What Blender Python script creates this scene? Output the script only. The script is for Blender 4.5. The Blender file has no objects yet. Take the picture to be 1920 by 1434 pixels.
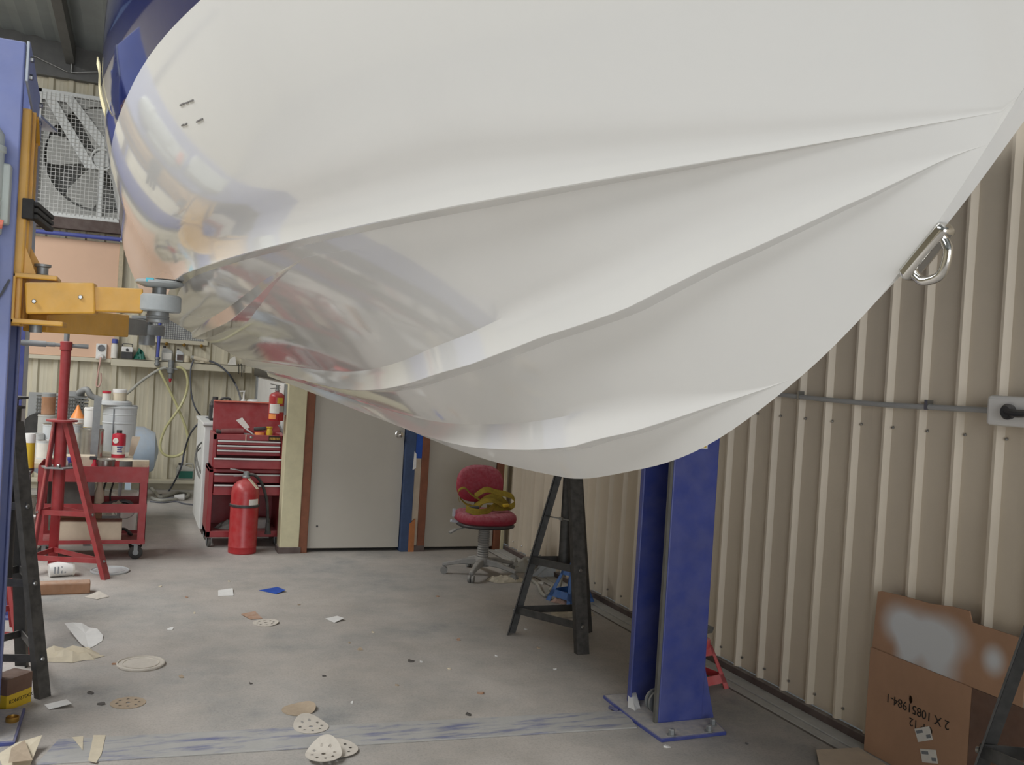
import bpy, math, random
from mathutils import Vector, Matrix
random.seed(7)
SC = bpy.context.scene
COL = SC.collection
PI = math.pi
# ------------------------------------------------------------------ camera
FPX, EYE = 1770.0, 1.58
yaw, pitch, roll = math.radians(21.86), math.radians(-0.58), math.radians(3.5)
FW = Vector((math.sin(yaw)*math.cos(pitch), math.cos(yaw)*math.cos(pitch), math.sin(pitch)))
R0 = FW.cross(Vector((0, 0, 1))).normalized()
U0 = R0.cross(FW)
RT = R0*math.cos(roll) + U0*math.sin(roll)
UP = U0*math.cos(roll) - R0*math.sin(roll)
CAMP = Vector((0, 0, EYE))
cd = bpy.data.cameras.new('camera')
cd.sensor_width = 36.0
cd.lens = 36.0*FPX/1920.0
cd.clip_start = 0.02
cam = bpy.data.objects.new('camera', cd)
COL.objects.link(cam)
cam.matrix_world = Matrix(((RT.x, UP.x, -FW.x, 0), (RT.y, UP.y, -FW.y, 0), (RT.z, UP.z, -FW.z, EYE), (0, 0, 0, 1)))
SC.camera = cam
# ------------------------------------------------------------------ world, lights, exposure
SC.view_settings.view_transform = 'Standard'
SC.view_settings.look = 'None'
SC.view_settings.gamma = 1.0
SC.view_settings.use_curve_mapping = False
SC.view_settings.exposure = 0.02
W = bpy.data.worlds.new('world')
SC.world = W
W.use_nodes = True
wn = W.node_tree.nodes
sky = wn.new('ShaderNodeTexSky')
sky.sky_type = 'HOSEK_WILKIE'
sky.turbidity = 5.0
sky.sun_direction = (-0.3, 0.5, 0.8)
W.node_tree.links.new(sky.outputs[0], wn['Background'].inputs[0])
wn['Background'].inputs[1].default_value = 0.6

def area(name, loc, target, sx, sy, power, col=(1, 1, 1)):
    l = bpy.data.lights.new(name, 'AREA')
    l.shape = 'RECTANGLE'; l.size = sx; l.size_y = sy; l.energy = power; l.color = col
    o = bpy.data.objects.new(name, l); COL.objects.link(o)
    o.location = loc
    o.rotation_euler = (Vector(target)-Vector(loc)).to_track_quat('-Z', 'Y').to_euler()
    return o
# daylight entering through the open roller door in the front wall
area('roller_door_offscreen', (-.3, -5.9, 2.2), (.0, 4.0, 1.6), 6.2, 4.2, 310, (0.93, 0.965, 1.0))
# overhead daylight through the translucent roof strip left of the picture
area('skylight_left_offscreen', (-3.2, 5.0, 5.0), (-3.2, 5.0, 0), 1.4, 9.0, 560, (0.97, 0.99, 1.0))

# ------------------------------------------------------------------ pixel helpers (photo pixel -> place)
def ray(x, y): return FW + RT*((x-960)/FPX) - UP*((y-717)/FPX)
def gnd(x, y, z=0.0):
    d = ray(x, y); return CAMP + d*((z-EYE)/d.z)
def onX(x, y, X):
    d = ray(x, y); return CAMP + d*(X/d.x)
def onY(x, y, Y):
    d = ray(x, y); return CAMP + d*(Y/d.y)
def msz(P, n): return n*(Vector(P)-CAMP).dot(FW)/FPX

# ------------------------------------------------------------------ materials
def lin(c):
    def f(v):
        v /= 255.0
        return v/12.92 if v <= .04045 else ((v+.055)/1.055)**2.4
    return (f(c[0]), f(c[1]), f(c[2]), 1)
MATS = {}
def mat(name, col, rough=.5, metal=0.0, var=.10, scale=6.0, dust=0.0, coat=0.0, bump=0.0, bscale=60.0, col2=None, dcol=(196, 190, 182)):
    if name in MATS: return MATS[name]
    m = bpy.data.materials.new(name); m.use_nodes = True
    nt = m.node_tree; N = nt.nodes; L = nt.links
    b = N['Principled BSDF']
    b.inputs['Roughness'].default_value = rough
    b.inputs['Metallic'].default_value = metal
    b.inputs['Coat Weight'].default_value = coat
    b.inputs['Coat Roughness'].default_value = 0.06
    tc = N.new('ShaderNodeTexCoord')
    nz = N.new('ShaderNodeTexNoise'); nz.inputs['Scale'].default_value = scale; nz.inputs['Detail'].default_value = 6; nz.inputs['Roughness'].default_value = .65
    L.new(tc.outputs['Object'], nz.inputs['Vector'])
    cr = N.new('ShaderNodeValToRGB')
    c = lin(col)
    lo = tuple(max(0, v*(1-var)) for v in c[:3])+(1,)
    hi = tuple(min(1, v*(1+var)) for v in c[:3])+(1,)
    if col2: lo, hi = c, lin(col2)
    cr.color_ramp.elements[0].color = lo; cr.color_ramp.elements[0].position = .3
    cr.color_ramp.elements[1].color = hi; cr.color_ramp.elements[1].position = .7
    L.new(nz.outputs['Fac'], cr.inputs['Fac'])
    out = cr.outputs['Color']
    if dust > 0:
        ge = N.new('ShaderNodeNewGeometry'); sp = N.new('ShaderNodeSeparateXYZ'); L.new(ge.outputs['Normal'], sp.inputs[0])
        mr = N.new('ShaderNodeMapRange'); mr.inputs['From Min'].default_value = -.2; mr.inputs['From Max'].default_value = .9
        mr.inputs['To Min'].default_value = .10*dust; mr.inputs['To Max'].default_value = dust
        L.new(sp.outputs['Z'], mr.inputs['Value'])
        n2 = N.new('ShaderNodeTexNoise'); n2.inputs['Scale'].default_value = scale*2.3; n2.inputs['Detail'].default_value = 8
        L.new(tc.outputs['Object'], n2.inputs['Vector'])
        m2 = N.new('ShaderNodeMapRange'); m2.inputs['From Min'].default_value = .3; m2.inputs['From Max'].default_value = .65; m2.inputs['To Min'].default_value = .35
        L.new(n2.outputs['Fac'], m2.inputs['Value'])
        mu = N.new('ShaderNodeMath'); mu.operation = 'MULTIPLY'; L.new(mr.outputs[0], mu.inputs[0]); L.new(m2.outputs[0], mu.inputs[1])
        mx = N.new('ShaderNodeMix'); mx.data_type = 'RGBA'
        L.new(mu.outputs[0], mx.inputs['Factor']); L.new(out, mx.inputs['A']); mx.inputs['B'].default_value = lin(dcol)
        out = mx.outputs['Result']
        rm = N.new('ShaderNodeMath'); rm.operation = 'MULTIPLY_ADD'; L.new(mu.outputs[0], rm.inputs[0]); rm.inputs[1].default_value = .4; rm.inputs[2].default_value = rough; rm.use_clamp = True
        L.new(rm.outputs[0], b.inputs['Roughness'])
    L.new(out, b.inputs['Base Color'])
    if bump > 0:
        n3 = N.new('ShaderNodeTexNoise'); n3.inputs['Scale'].default_value = bscale; n3.inputs['Detail'].default_value = 5
        L.new(tc.outputs['Object'], n3.inputs['Vector'])
        bp = N.new('ShaderNodeBump'); bp.inputs['Strength'].default_value = bump; bp.inputs['Distance'].default_value = .01
        L.new(n3.outputs['Fac'], bp.inputs['Height']); L.new(bp.outputs['Normal'], b.inputs['Normal'])
    MATS[name] = m
    return m

mat('gelcoat', (226, 225, 222), .07, var=.015, scale=1.5, coat=.3)
mat('navy_paint', (24, 34, 92), .06, var=.06, scale=2, coat=.5)
mat('wall_paint', (217, 204, 184), .5, var=.05, scale=2.2, bump=.05)
mat('back_wall_paint', (206, 198, 176), .5, var=.05, scale=2.0)
mat('roof_metal', (138, 145, 147), .5, metal=.0, var=.12, scale=1.5)
mat('roof_steel', (95, 96, 96), .6, metal=.2, dust=.3)
mat('dark_strip', (78, 60, 56), .75, dust=.5)
mat('edge_concrete', (186, 184, 178), .9, var=.1, scale=14, bump=.1)
mat('groove_dark', (112, 106, 99), .95)
mat('office_cream', (206, 198, 164), .6, var=.08, scale=9)
mat('office_white', (216, 214, 210), .55, var=.05, scale=4)
mat('door_grey', (186, 180, 169), .45, var=.04, scale=2)
mat('door_grey_warm', (186, 180, 168), .5, var=.05, scale=2)
mat('brown_trim', (128, 78, 54), .6, var=.16, scale=12)
mat('blue_timber', (60, 78, 112), .65, var=.18, scale=10)
mat('raw_timber', (176, 112, 66), .7, var=.15, scale=14)
mat('blue_film', (34, 84, 178), .4, var=.12, scale=9)
mat('chrome', (214, 212, 208), .12, metal=1.0, var=.03)
mat('steel', (160, 160, 158), .32, metal=.9, var=.1, scale=10)
mat('dull_steel', (142, 146, 148), .45, metal=.55, var=.12, scale=14, dust=.45)
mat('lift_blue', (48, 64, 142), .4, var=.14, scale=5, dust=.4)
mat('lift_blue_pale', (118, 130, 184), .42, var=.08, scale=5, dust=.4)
mat('lift_grey', (190, 198, 206), .45, var=.08, dust=.35)
mat('motor_grey', (196, 204, 198), .5, var=.05, dust=.3)
mat('lift_yellow', (222, 164, 48), .4, var=.1, scale=8, dust=.55, dcol=(232, 216, 186))
mat('rubber_black', (34, 34, 34), .75, var=.2, dust=.3)
mat('grey_rubber', (88, 88, 84), .8, dust=.4)
mat('pad_grey', (176, 182, 184), .6, var=.08, scale=20, dust=.3)
mat('black_steel', (46, 46, 46), .5, metal=.2, var=.2, scale=12, dust=.35)
mat('red_steel', (152, 32, 38), .42, var=.12, scale=7, dust=.45, dcol=(206, 168, 164))
mat('tool_red', (142, 20, 30), .34, var=.1, scale=6, dust=.35, dcol=(206, 168, 166))
mat('tool_red_dark', (112, 16, 26), .5, var=.12, dust=.25)
mat('white_paint', (226, 226, 222), .5, var=.05, dust=.3)
mat('tin_white', (204, 208, 210), .4, var=.05, scale=10, dust=.4)
mat('tin_metal', (176, 172, 164), .28, metal=.85, var=.1, scale=10)
mat('label_paper', (224, 220, 212), .7, var=.06, scale=30)
mat('print_grey', (128, 132, 136), .7)
mat('print_blue', (78, 80, 128), .7)
mat('print_black', (44, 38, 34), .8)
mat('print_red', (190, 44, 62), .5)
mat('orange_plastic', (242, 152, 84), .45, var=.06)
mat('yellow_plastic', (212, 176, 28), .45, var=.08, dust=.2)
mat('black_plastic', (36, 36, 40), .45, var=.1, dust=.25)
mat('grey_plastic', (110, 112, 116), .5, dust=.3)
mat('white_plastic', (230, 228, 224), .4, var=.04, dust=.2)
mat('green_label', (36, 100, 84), .5, var=.1)
mat('bench_wood', (196, 180, 150), .75, var=.25, scale=12, dust=.7)
mat('timber_block', (168, 124, 92), .75, var=.14, scale=14, dust=.35)
mat('card_brown', (176, 138, 110), .85, var=.08, scale=4, bump=.05)
mat('card_dark', (108, 80, 66), .85, var=.2, scale=7, dust=.2)
mat('card_pale', (206, 190, 168), .85, var=.1, scale=8)
mat('peach_board', (224, 186, 158), .6, var=.03, scale=3)
mat('fan_grey', (176, 176, 172), .6, var=.1, scale=6, dust=.4)
mat('fan_white', (214, 216, 214), .5, var=.05, dust=.2)
mat('wire_white', (208, 208, 204), .5)
mat('pipe_blue', (72, 84, 164), .45, var=.06, dust=.2)
mat('hose_yellow', (204, 198, 148), .4, var=.1, scale=20)
mat('hose_grey', (170, 168, 158), .55, var=.1, dust=.4)
mat('cable_dark', (84, 88, 100), .55, dust=.3)
mat('cable_pink', (216, 176, 164), .5)
mat('chair_red', (150, 32, 52), .92, var=.14, scale=20, dust=.6, dcol=(206, 150, 158), bump=.2, bscale=160)
mat('chair_grey', (120, 120, 118), .6, var=.1, dust=.75)
mat('webbing', (142, 120, 36), .85, var=.25, scale=24, bump=.2, bscale=200)
mat('blue_steel', (44, 108, 186), .42, var=.1, dust=.25)
mat('pink_steel', (208, 60, 66), .45, var=.1, dust=.7, dcol=(222, 176, 172))
mat('paper_white', (226, 224, 220), .85, var=.05, scale=20)
mat('paper_cream', (214, 202, 178), .85, var=.08, scale=20)
mat('disc_paper', (206, 198, 186), .9, var=.06, scale=40)
mat('disc_tan', (176, 158, 136), .9, var=.08, scale=40)
mat('rag', (196, 186, 166), .95, var=.25, scale=12)
mat('rag_pink', (196, 164, 152), .95, var=.3, scale=14)
mat('tape_cream', (218, 206, 160), .6, var=.06)
mat('compressor_grey', (150, 152, 152), .5, metal=.2, dust=.5)
mat('compressor_blue', (176, 194, 212), .4, var=.1, dust=.6)
mat('conduit_grey', (172, 172, 170), .45, var=.05)
mat('tape_mark', (96, 194, 214), .6, var=.3, scale=60)
mat('black_mark', (92, 88, 84), .8)
mat('glass_dark', (54, 52, 52), .3, var=.1)
mat('ext_red', (168, 22, 30), .3, var=.06, scale=10, dust=.3, dcol=(214, 176, 170))
mat('brass', (178, 140, 70), .4, metal=.8)
mat('pink_light', (214, 120, 100), .5)

# floor: dusty concrete with stains
def floor_mat():
    m = bpy.data.materials.new('dusty_concrete'); m.use_nodes = True
    N = m.node_tree.nodes; L = m.node_tree.links; b = N['Principled BSDF']
    tc = N.new('ShaderNodeTexCoord')
    def noise(s, d=6, r=.6):
        n = N.new('ShaderNodeTexNoise'); n.inputs['Scale'].default_value = s; n.inputs['Detail'].default_value = d; n.inputs['Roughness'].default_value = r
        L.new(tc.outputs['Object'], n.inputs['Vector']); return n.outputs['Fac']
    def ramp(f, p):
        r = N.new('ShaderNodeValToRGB'); e = r.color_ramp.elements
        e[0].position, e[0].color = p[0][0], lin(p[0][1]); e[1].position, e[1].color = p[-1][0], lin(p[-1][1])
        for q in p[1:-1]:
            k = e.new(q[0]); k.color = lin(q[1])
        L.new(f, r.inputs['Fac']); return r.outputs['Color']
    a = ramp(noise(.9, 8, .68), [(.28, (126, 131, 133)), (.42, (156, 154, 150)), (.58, (175, 168, 160)), (.75, (196, 190, 183))])
    s = ramp(noise(3.2, 8, .7), [(.32, (0, 0, 0)), (.62, (255, 255, 255))])
    mx = N.new('ShaderNodeMix'); mx.data_type = 'RGBA'
    sf = N.new('ShaderNodeMath'); sf.operation = 'MULTIPLY'; sf.inputs[1].default_value = .5
    L.new(s, sf.inputs[0]); L.new(sf.outputs[0], mx.inputs['Factor']); L.new(a, mx.inputs['A']); mx.inputs['B'].default_value = lin((202, 194, 186))
    g = ramp(noise(90, 4, .7), [(.36, (150, 148, 146)), (.52, (255, 255, 255))])
    m2 = N.new('ShaderNodeMix'); m2.data_type = 'RGBA'; m2.blend_type = 'MULTIPLY'; m2.inputs['Factor'].default_value = .22
    L.new(mx.outputs['Result'], m2.inputs['A']); L.new(g, m2.inputs['B'])
    L.new(m2.outputs['Result'], b.inputs['Base Color'])
    b.inputs['Roughness'].default_value = .8
    bp = N.new('ShaderNodeBump'); bp.inputs['Strength'].default_value = .25; bp.inputs['Distance'].default_value = .006
    L.new(noise(35, 6, .7), bp.inputs['Height']); L.new(bp.outputs['Normal'], b.inputs['Normal'])
    MATS['floor'] = m
floor_mat()

# cardboard sprayed with white overspray (stains with a shape of their own)
def sprayed_card():
    m = mat('card_sprayed', (176, 138, 110), .85, var=.08, scale=4)
    N = m.node_tree.nodes; L = m.node_tree.links; b = N['Principled BSDF']
    base = b.inputs['Base Color'].links[0].from_socket
    tc = N.new('ShaderNodeTexCoord')
    tot = None
    for (y, z, ry, rz) in ((3.10, .61, .10, .09), (2.99, .60, .13, .10), (2.86, .62, .13, .09), (2.88, .50, .11, .12), (3.04, .50, .07, .09), (2.62, .60, .055, .06)):
        mp = N.new('ShaderNodeMapping'); mp.inputs['Location'].default_value = (0, -(y-2.95)/ry, -z/rz); mp.inputs['Scale'].default_value = (0, 1/ry, 1/rz)
        L.new(tc.outputs['Object'], mp.inputs[0])
        ln = N.new('ShaderNodeVectorMath'); ln.operation = 'LENGTH'; L.new(mp.outputs[0], ln.inputs[0])
        mr = N.new('ShaderNodeMapRange'); mr.interpolation_type = 'SMOOTHSTEP'; mr.inputs['From Min'].default_value = .1; mr.inputs['From Max'].default_value = 1.35
        mr.inputs['To Min'].default_value = 1; mr.inputs['To Max'].default_value = 0
        L.new(ln.outputs['Value'], mr.inputs['Value'])
        if tot is None: tot = mr.outputs[0]
        else:
            mm = N.new('ShaderNodeMath'); mm.operation = 'ADD'; mm.use_clamp = True; L.new(tot, mm.inputs[0]); L.new(mr.outputs[0], mm.inputs[1]); tot = mm.outputs[0]
    mx = N.new('ShaderNodeMix'); mx.data_type = 'RGBA'; L.new(tot, mx.inputs['Factor']); L.new(base, mx.inputs['A']); mx.inputs['B'].default_value = lin((214, 216, 218))
    L.new(mx.outputs['Result'], b.inputs['Base Color'])
sprayed_card()

# worn blue paint on the floor cover strip
def worn_blue():
    m = mat('worn_blue', (176, 174, 170), .8, var=.08, scale=6, bump=.1)
    N = m.node_tree.nodes; L = m.node_tree.links; b = N['Principled BSDF']
    base = b.inputs['Base Color'].links[0].from_socket
    tc = N.new('ShaderNodeTexCoord'); mp = N.new('ShaderNodeMapping'); mp.inputs['Scale'].default_value = (2.2, 14, 8)
    L.new(tc.outputs['Object'], mp.inputs[0])
    n = N.new('ShaderNodeTexNoise'); n.inputs['Scale'].default_value = 1.6; n.inputs['Detail'].default_value = 8; n.inputs['Roughness'].default_value = .65
    L.new(mp.outputs[0], n.inputs['Vector'])
    mr = N.new('ShaderNodeMapRange'); mr.inputs['From Min'].default_value = .5; mr.inputs['From Max'].default_value = .68; mr.inputs['To Max'].default_value = .75
    L.new(n.outputs['Fac'], mr.inputs['Value'])
    mx = N.new('ShaderNodeMix'); mx.data_type = 'RGBA'; L.new(mr.outputs[0], mx.inputs['Factor']); L.new(base, mx.inputs['A']); mx.inputs['B'].default_value = lin((70, 82, 140))
    L.new(mx.outputs['Result'], b.inputs['Base Color'])
worn_blue()

# ------------------------------------------------------------------ mesh builder
class MB:
    def __init__(s): s.v = []; s.f = []
    def add(s, vs, fs):
        o = len(s.v); s.v += [Vector(p) for p in vs]; s.f += [tuple(i+o for i in f) for f in fs]; return s
    def box(s, x0, x1, y0, y1, z0, z1):
        return s.add([(x0,y0,z0),(x1,y0,z0),(x1,y1,z0),(x0,y1,z0),(x0,y0,z1),(x1,y0,z1),(x1,y1,z1),(x0,y1,z1)],
                     [(0,3,2,1),(4,5,6,7),(0,1,5,4),(1,2,6,5),(2,3,7,6),(3,0,4,7)])
    def bar(s, p, q, w, h, up=(0, 0, 1)):
        p, q = Vector(p), Vector(q); d = (q-p).normalized(); u = Vector(up)
        if abs(d.dot(u)) > .98: u = Vector((1, 0, 0))
        r = d.cross(u).normalized(); u = r.cross(d)
        r *= w/2; u *= h/2
        return s.add([p-r-u, p+r-u, p+r+u, p-r+u, q-r-u, q+r-u, q+r+u, q-r+u],
                     [(0,3,2,1),(4,5,6,7),(0,1,5,4),(1,2,6,5),(2,3,7,6),(3,0,4,7)])
    def cyl(s, p, q, r0, r1=None, n=16):
        if r1 is None: r1 = r0
        p, q = Vector(p), Vector(q); d = (q-p).normalized()
        a = d.orthogonal().normalized(); b = d.cross(a)
        vs = []
        for c, r in ((p, r0), (q, r1)):
            for i in range(n):
                t = 2*PI*i/n; vs.append(c + a*(r*math.cos(t)) + b*(r*math.sin(t)))
        fs = [(i, (i+1) % n, n+(i+1) % n, n+i) for i in range(n)]
        fs += [tuple(range(n-1, -1, -1)), tuple(range(n, 2*n))]
        return s.add(vs, fs)
    def lathe(s, c, prof, n=24, axis=(0, 0, 1), caps=True):
        c = Vector(c); d = Vector(axis).normalized(); a = d.orthogonal().normalized(); b = d.cross(a)
        vs = []; fs = []
        for (r, z) in prof:
            for i in range(n):
                t = 2*PI*i/n; vs.append(c + d*z + a*(r*math.cos(t)) + b*(r*math.sin(t)))
        for k in range(len(prof)-1):
            for i in range(n):
                j = (i+1) % n; fs.append((k*n+i, k*n+j, (k+1)*n+j, (k+1)*n+i))
        if caps and prof[0][0] > 1e-5: fs.append(tuple(range(n-1, -1, -1)))
        if caps and prof[-1][0] > 1e-5: fs.append(tuple(range((len(prof)-1)*n, len(prof)*n)))
        return s.add(vs, fs)
    def tube(s, path, r, n=10, smooth=6):
        pts = spline(path, smooth) if smooth else [Vector(p) for p in path]
        vs = []; fs = []; a = None
        for i, p in enumerate(pts):
            d = (pts[min(i+1, len(pts)-1)] - pts[max(i-1, 0)]).normalized()
            if a is None: a = d.orthogonal().normalized()
            else:
                a = a - d*a.dot(d)
                a = a.normalized() if a.length > 1e-6 else d.orthogonal().normalized()
            b = d.cross(a)
            for k in range(n):
                t = 2*PI*k/n; vs.append(p + a*(r*math.cos(t)) + b*(r*math.sin(t)))
        m = len(pts)
        for i in range(m-1):
            for k in range(n):
                j = (k+1) % n; fs.append((i*n+k, i*n+j, (i+1)*n+j, (i+1)*n+k))
        fs += [tuple(range(n-1, -1, -1)), tuple(range((m-1)*n, m*n))]
        return s.add(vs, fs)
    def prism(s, pts, ext):
        pts = [Vector(p) for p in pts]; e = Vector(ext); n = len(pts)
        fs = [tuple(range(n-1, -1, -1)), tuple(range(n, 2*n))] + [(i, (i+1) % n, n+(i+1) % n, n+i) for i in range(n)]
        return s.add(pts + [p+e for p in pts], fs)
    def ribbon(s, path, wv, th=.002, smooth=6):
        pts = spline(path, smooth) if smooth else [Vector(p) for p in path]
        wv = Vector(wv) if not isinstance(wv, list) else wv
        vs = []; fs = []
        for i, p in enumerate(pts):
            d = (pts[min(i+1, len(pts)-1)] - pts[max(i-1, 0)]).normalized()
            w = wv if not isinstance(wv, list) else Vector(wv[min(int(i*len(wv)/len(pts)), len(wv)-1)])
            nn = d.cross(w).normalized()*th
            vs += [p-w/2, p+w/2, p+w/2+nn, p-w/2+nn]
        for i in range(len(pts)-1):
            for k in range(4):
                j = (k+1) % 4; fs.append((i*4+k, (i+1)*4+k, (i+1)*4+j, i*4+j))
        fs += [(0, 1, 2, 3), tuple(len(vs)-4+k for k in (3, 2, 1, 0))]
        return s.add(vs, fs)
    def sphere(s, c, r, n=12, sq=(1, 1, 1)):
        prof = [(max(1e-6, r*math.sin(PI*i/8)), -r*math.cos(PI*i/8)) for i in range(9)]
        o = len(s.v); s.lathe((0, 0, 0), prof, n)
        for i in range(o, len(s.v)):
            p = s.v[i]; s.v[i] = Vector((p.x*sq[0]+c[0], p.y*sq[1]+c[1], p.z*sq[2]+c[2]))
        return s

def spline(path, k):
    P = [Vector(p) for p in path]; out = []
    if len(P) < 3: return P
    for i in range(len(P)-1):
        p0, p1, p2, p3 = P[max(i-1, 0)], P[i], P[i+1], P[min(i+2, len(P)-1)]
        for j in range(k):
            t = j/k
            out.append(.5*((2*p1) + (p2-p0)*t + (2*p0-5*p1+4*p2-p3)*t*t + (3*p1-p0-3*p2+p3)*t**3))
    out.append(P[-1]); return out

def tag(o, label=None, cat=None, group=None, kind=None):
    if label: o['label'] = label
    if cat: o['category'] = cat
    if group: o['group'] = group
    if kind: o['kind'] = kind
    return o
def thing(name, label, cat, loc, rotz=0.0, group=None):
    o = bpy.data.objects.new(name, None); COL.objects.link(o)
    o.empty_display_size = .1
    o.location = loc; o.rotation_euler = (0, 0, rotz)
    return tag(o, label, cat, group)
def chain(o):
    M = Matrix.Identity(4); L = []
    while o: L.append(o); o = o.parent
    for q in reversed(L): M = M @ (Matrix.Translation(q.location) @ q.rotation_euler.to_matrix().to_4x4())
    return M
def build(mb, name, m, parent=None, bevel=0, smooth=35, world=True, label=None, loc=None, kind=None):
    """one mesh object; with world=True the vertices are given in world space"""
    me = bpy.data.meshes.new(name)
    V = mb.v
    o = bpy.data.objects.new(name, me); COL.objects.link(o)
    if parent:
        o.parent = parent
        if world:
            I = chain(parent).inverted(); V = [I @ p for p in V]
    elif loc is not None:
        lv = Vector(loc); o.location = lv
        if world: V = [p-lv for p in V]
    me.from_pydata([tuple(p) for p in V], [], mb.f)
    me.validate(); me.update()
    me.materials.append(MATS[m] if isinstance(m, str) else m)
    if smooth:
        for p in me.polygons: p.use_smooth = True
        me.set_sharp_from_angle(angle=math.radians(smooth))
    if bevel:
        md = o.modifiers.new('bevel', 'BEVEL'); md.width = bevel; md.segments = 2; md.limit_method = 'ANGLE'; md.angle_limit = math.radians(40)
    if label: o['label'] = label
    if kind: o['kind'] = kind
    return o
def solo(mb, name, m, label, cat, group=None, base=None, **k):
    """a thing that is a single mesh: origin at its base"""
    if base is None:
        xs = [p.x for p in mb.v]; ys = [p.y for p in mb.v]; zs = [p.z for p in mb.v]
        base = ((min(xs)+max(xs))/2, (min(ys)+max(ys))/2, min(zs))
    o = build(mb, name, m, None, loc=base, **k)
    return tag(o, label, cat, group)
def copy_tree(o, loc, rotz=None, label=None, parent=None):
    c = o.copy(); COL.objects.link(c)
    if parent is None:
        c.location = loc
        if rotz is not None: c.rotation_euler = (0, 0, rotz)
        if label: c['label'] = label
    else:
        c.parent = parent; c.matrix_parent_inverse = o.matrix_parent_inverse.copy()
    for ch in [q for q in bpy.data.objects if q.parent == o]:
        copy_tree(ch, None, None, None, c)
    return c
def text(name, s, size, m, mat4, parent, th=.0006):
    cu = bpy.data.curves.new(name, 'FONT'); cu.body = s; cu.size = size; cu.align_x = 'CENTER'; cu.align_y = 'CENTER'; cu.extrude = th
    t = bpy.data.objects.new(name+'_curve', cu); COL.objects.link(t)
    me = bpy.data.meshes.new_from_object(t)
    bpy.data.objects.remove(t); bpy.data.curves.remove(cu)
    o = bpy.data.objects.new(name, me); COL.objects.link(o)
    me.materials.clear(); me.materials.append(MATS[m])
    I = chain(parent).inverted() if parent else Matrix.Identity(4)
    me.transform(I @ mat4)
    o.parent = parent
    return o

# ================================================================== SETTING
XR, YB, YO, XO = 3.15, 11.6, 7.78, 1.27       # right wall, back wall, office front, office side
def roofz(x): return 4.85 + (-.8 - x)*.10 if x > -3.5 else 5.12 - (-3.5 - x)*.10
build(MB().box(-9.5, XR+.1, -6.3, YB+.1, -.12, 0), 'floor', 'floor', smooth=0, kind='structure')

def sheet_profile(n, pitch, h, top, bot, rib0, swage=True):
    """points (along, out) of a ribbed steel sheet holding n ribs"""
    pts = [(0, 0)]
    for i in range(n):
        c = rib0 + i*pitch
        pts += [(c-bot/2, 0), (c-top/2, h), (c+top/2, h), (c+bot/2, 0)]
        for k in (1, 2) if swage else ():                                   # faint swages in the pan
            q = c + bot/2 + (pitch-bot)*k/3
            if q+.012 < n*pitch: pts += [(q-.006, 0), (q, .0015), (q+.006, 0)]
    pts.append((n*pitch, 0))
    return pts
def cladding(parent, prof, length, z0, z1, place, m):
    me = None
    mb = MB(); vs = []; fs = []
    for (a, o) in prof: vs += [Vector((a, -o, z0)), Vector((a, -o, z1))]
    for i in range(len(prof)-1): fs.append((2*i, 2*i+2, 2*i+3, 2*i+1))
    mb.add(vs, fs)
    return mb
# right wall: ribbed sheets, pitch measured on the photograph
PITCH = .1984
prof = sheet_profile(4, PITCH, .026, .014, .050, PITCH/2, False)
wr = bpy.data.objects.new('wall_right', None); COL.objects.link(wr); wr.location = (XR, 0, 0); wr['kind'] = 'structure'
base_mb = cladding(None, prof, 0, .045, 4.6, None, None)
first = build(base_mb, 'cladding_sheet', 'wall_paint', None, smooth=20, world=False)
y = 2.735 - PITCH/2 - PITCH*4*11
i = 0
while y < YB:
    o = first if i == 0 else first.copy()
    if i: COL.objects.link(o)
    o.parent = wr; o.location = (.03, y+PITCH*4, 0); o.rotation_euler = (0, 0, -PI/2)
    y += PITCH*4; i += 1
sc = MB()
for k in range(-10, 26):
    yy = 2.735 - .036 + PITCH*k
    if yy < 7.7:
        for z in (1.44, .10): sc.lathe((XR+.028, yy, z), [(.007, 0), (.007, .005), (.004, .008)], 6, axis=(-1, 0, 0))
build(sc, 'screw_heads', 'steel', wr, smooth=0)
build(MB().box(XR-.012, XR+.02, -6, YO, 0, .045), 'baseboard_right', 'dark_strip', smooth=0, bevel=.003, kind='structure')
# pale kerb strips and joints along the foot of the right wall
build(MB().box(3.052, XR-.012, -6, YO, -.01, .010), 'trim_1', 'edge_concrete', smooth=0, bevel=.003, kind='structure')
build(MB().box(2.990, 3.046, -6, YO, -.01, .006), 'trim_2', 'edge_concrete', smooth=0, bevel=.002, kind='structure')
build(MB().box(2.976, 2.990, -6, YO, -.01, .0015).box(3.046, 3.052, -6, YO, -.01, .0015), 'trim_3', 'groove_dark', smooth=0, kind='structure')
# back wall
wb = bpy.data.objects.new('wall_back', None); COL.objects.link(wb); wb.location = (0, YB, 0); wb['kind'] = 'structure'
prof2 = sheet_profile(4, .2, .03, .045, .085, .1)
b2 = cladding(None, prof2, 0, 0, 4.6, None, None)
f2 = build(b2, 'cladding_sheet', 'back_wall_paint', None, smooth=20, world=False)
x = -9.5; i = 0
while x < XR:
    o = f2 if i == 0 else f2.copy()
    if i: COL.objects.link(o)
    o.parent = wb; o.location = (x, 0, 0); x += .8; i += 1
    if x-.8 > -1.6 and x-.8 < .2:                     # sheets cut away for the fan opening
        COL.objects.unlink(o); bpy.data.objects.remove(o)
for (xa, n_, za, zb2) in ((-1.5, 12, 0, 3.03), (-1.5, 12, 4.30, 4.6), (-1.5, 2, 3.03, 4.30), (.3, 3, 3.03, 4.30)):
    o = build(cladding(None, sheet_profile(n_, .2, .03, .045, .085, .1), 0, za, zb2, None, None), 'cladding_sheet', 'back_wall_paint', None, smooth=20, world=False)
    o.parent = wb; o.location = (xa, 0, 0)
build(MB().box(-9.5, XR, YB-.10, YB+.06, 4.50, 4.95), 'eave_beam', 'roof_steel', wb, smooth=0)
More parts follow.
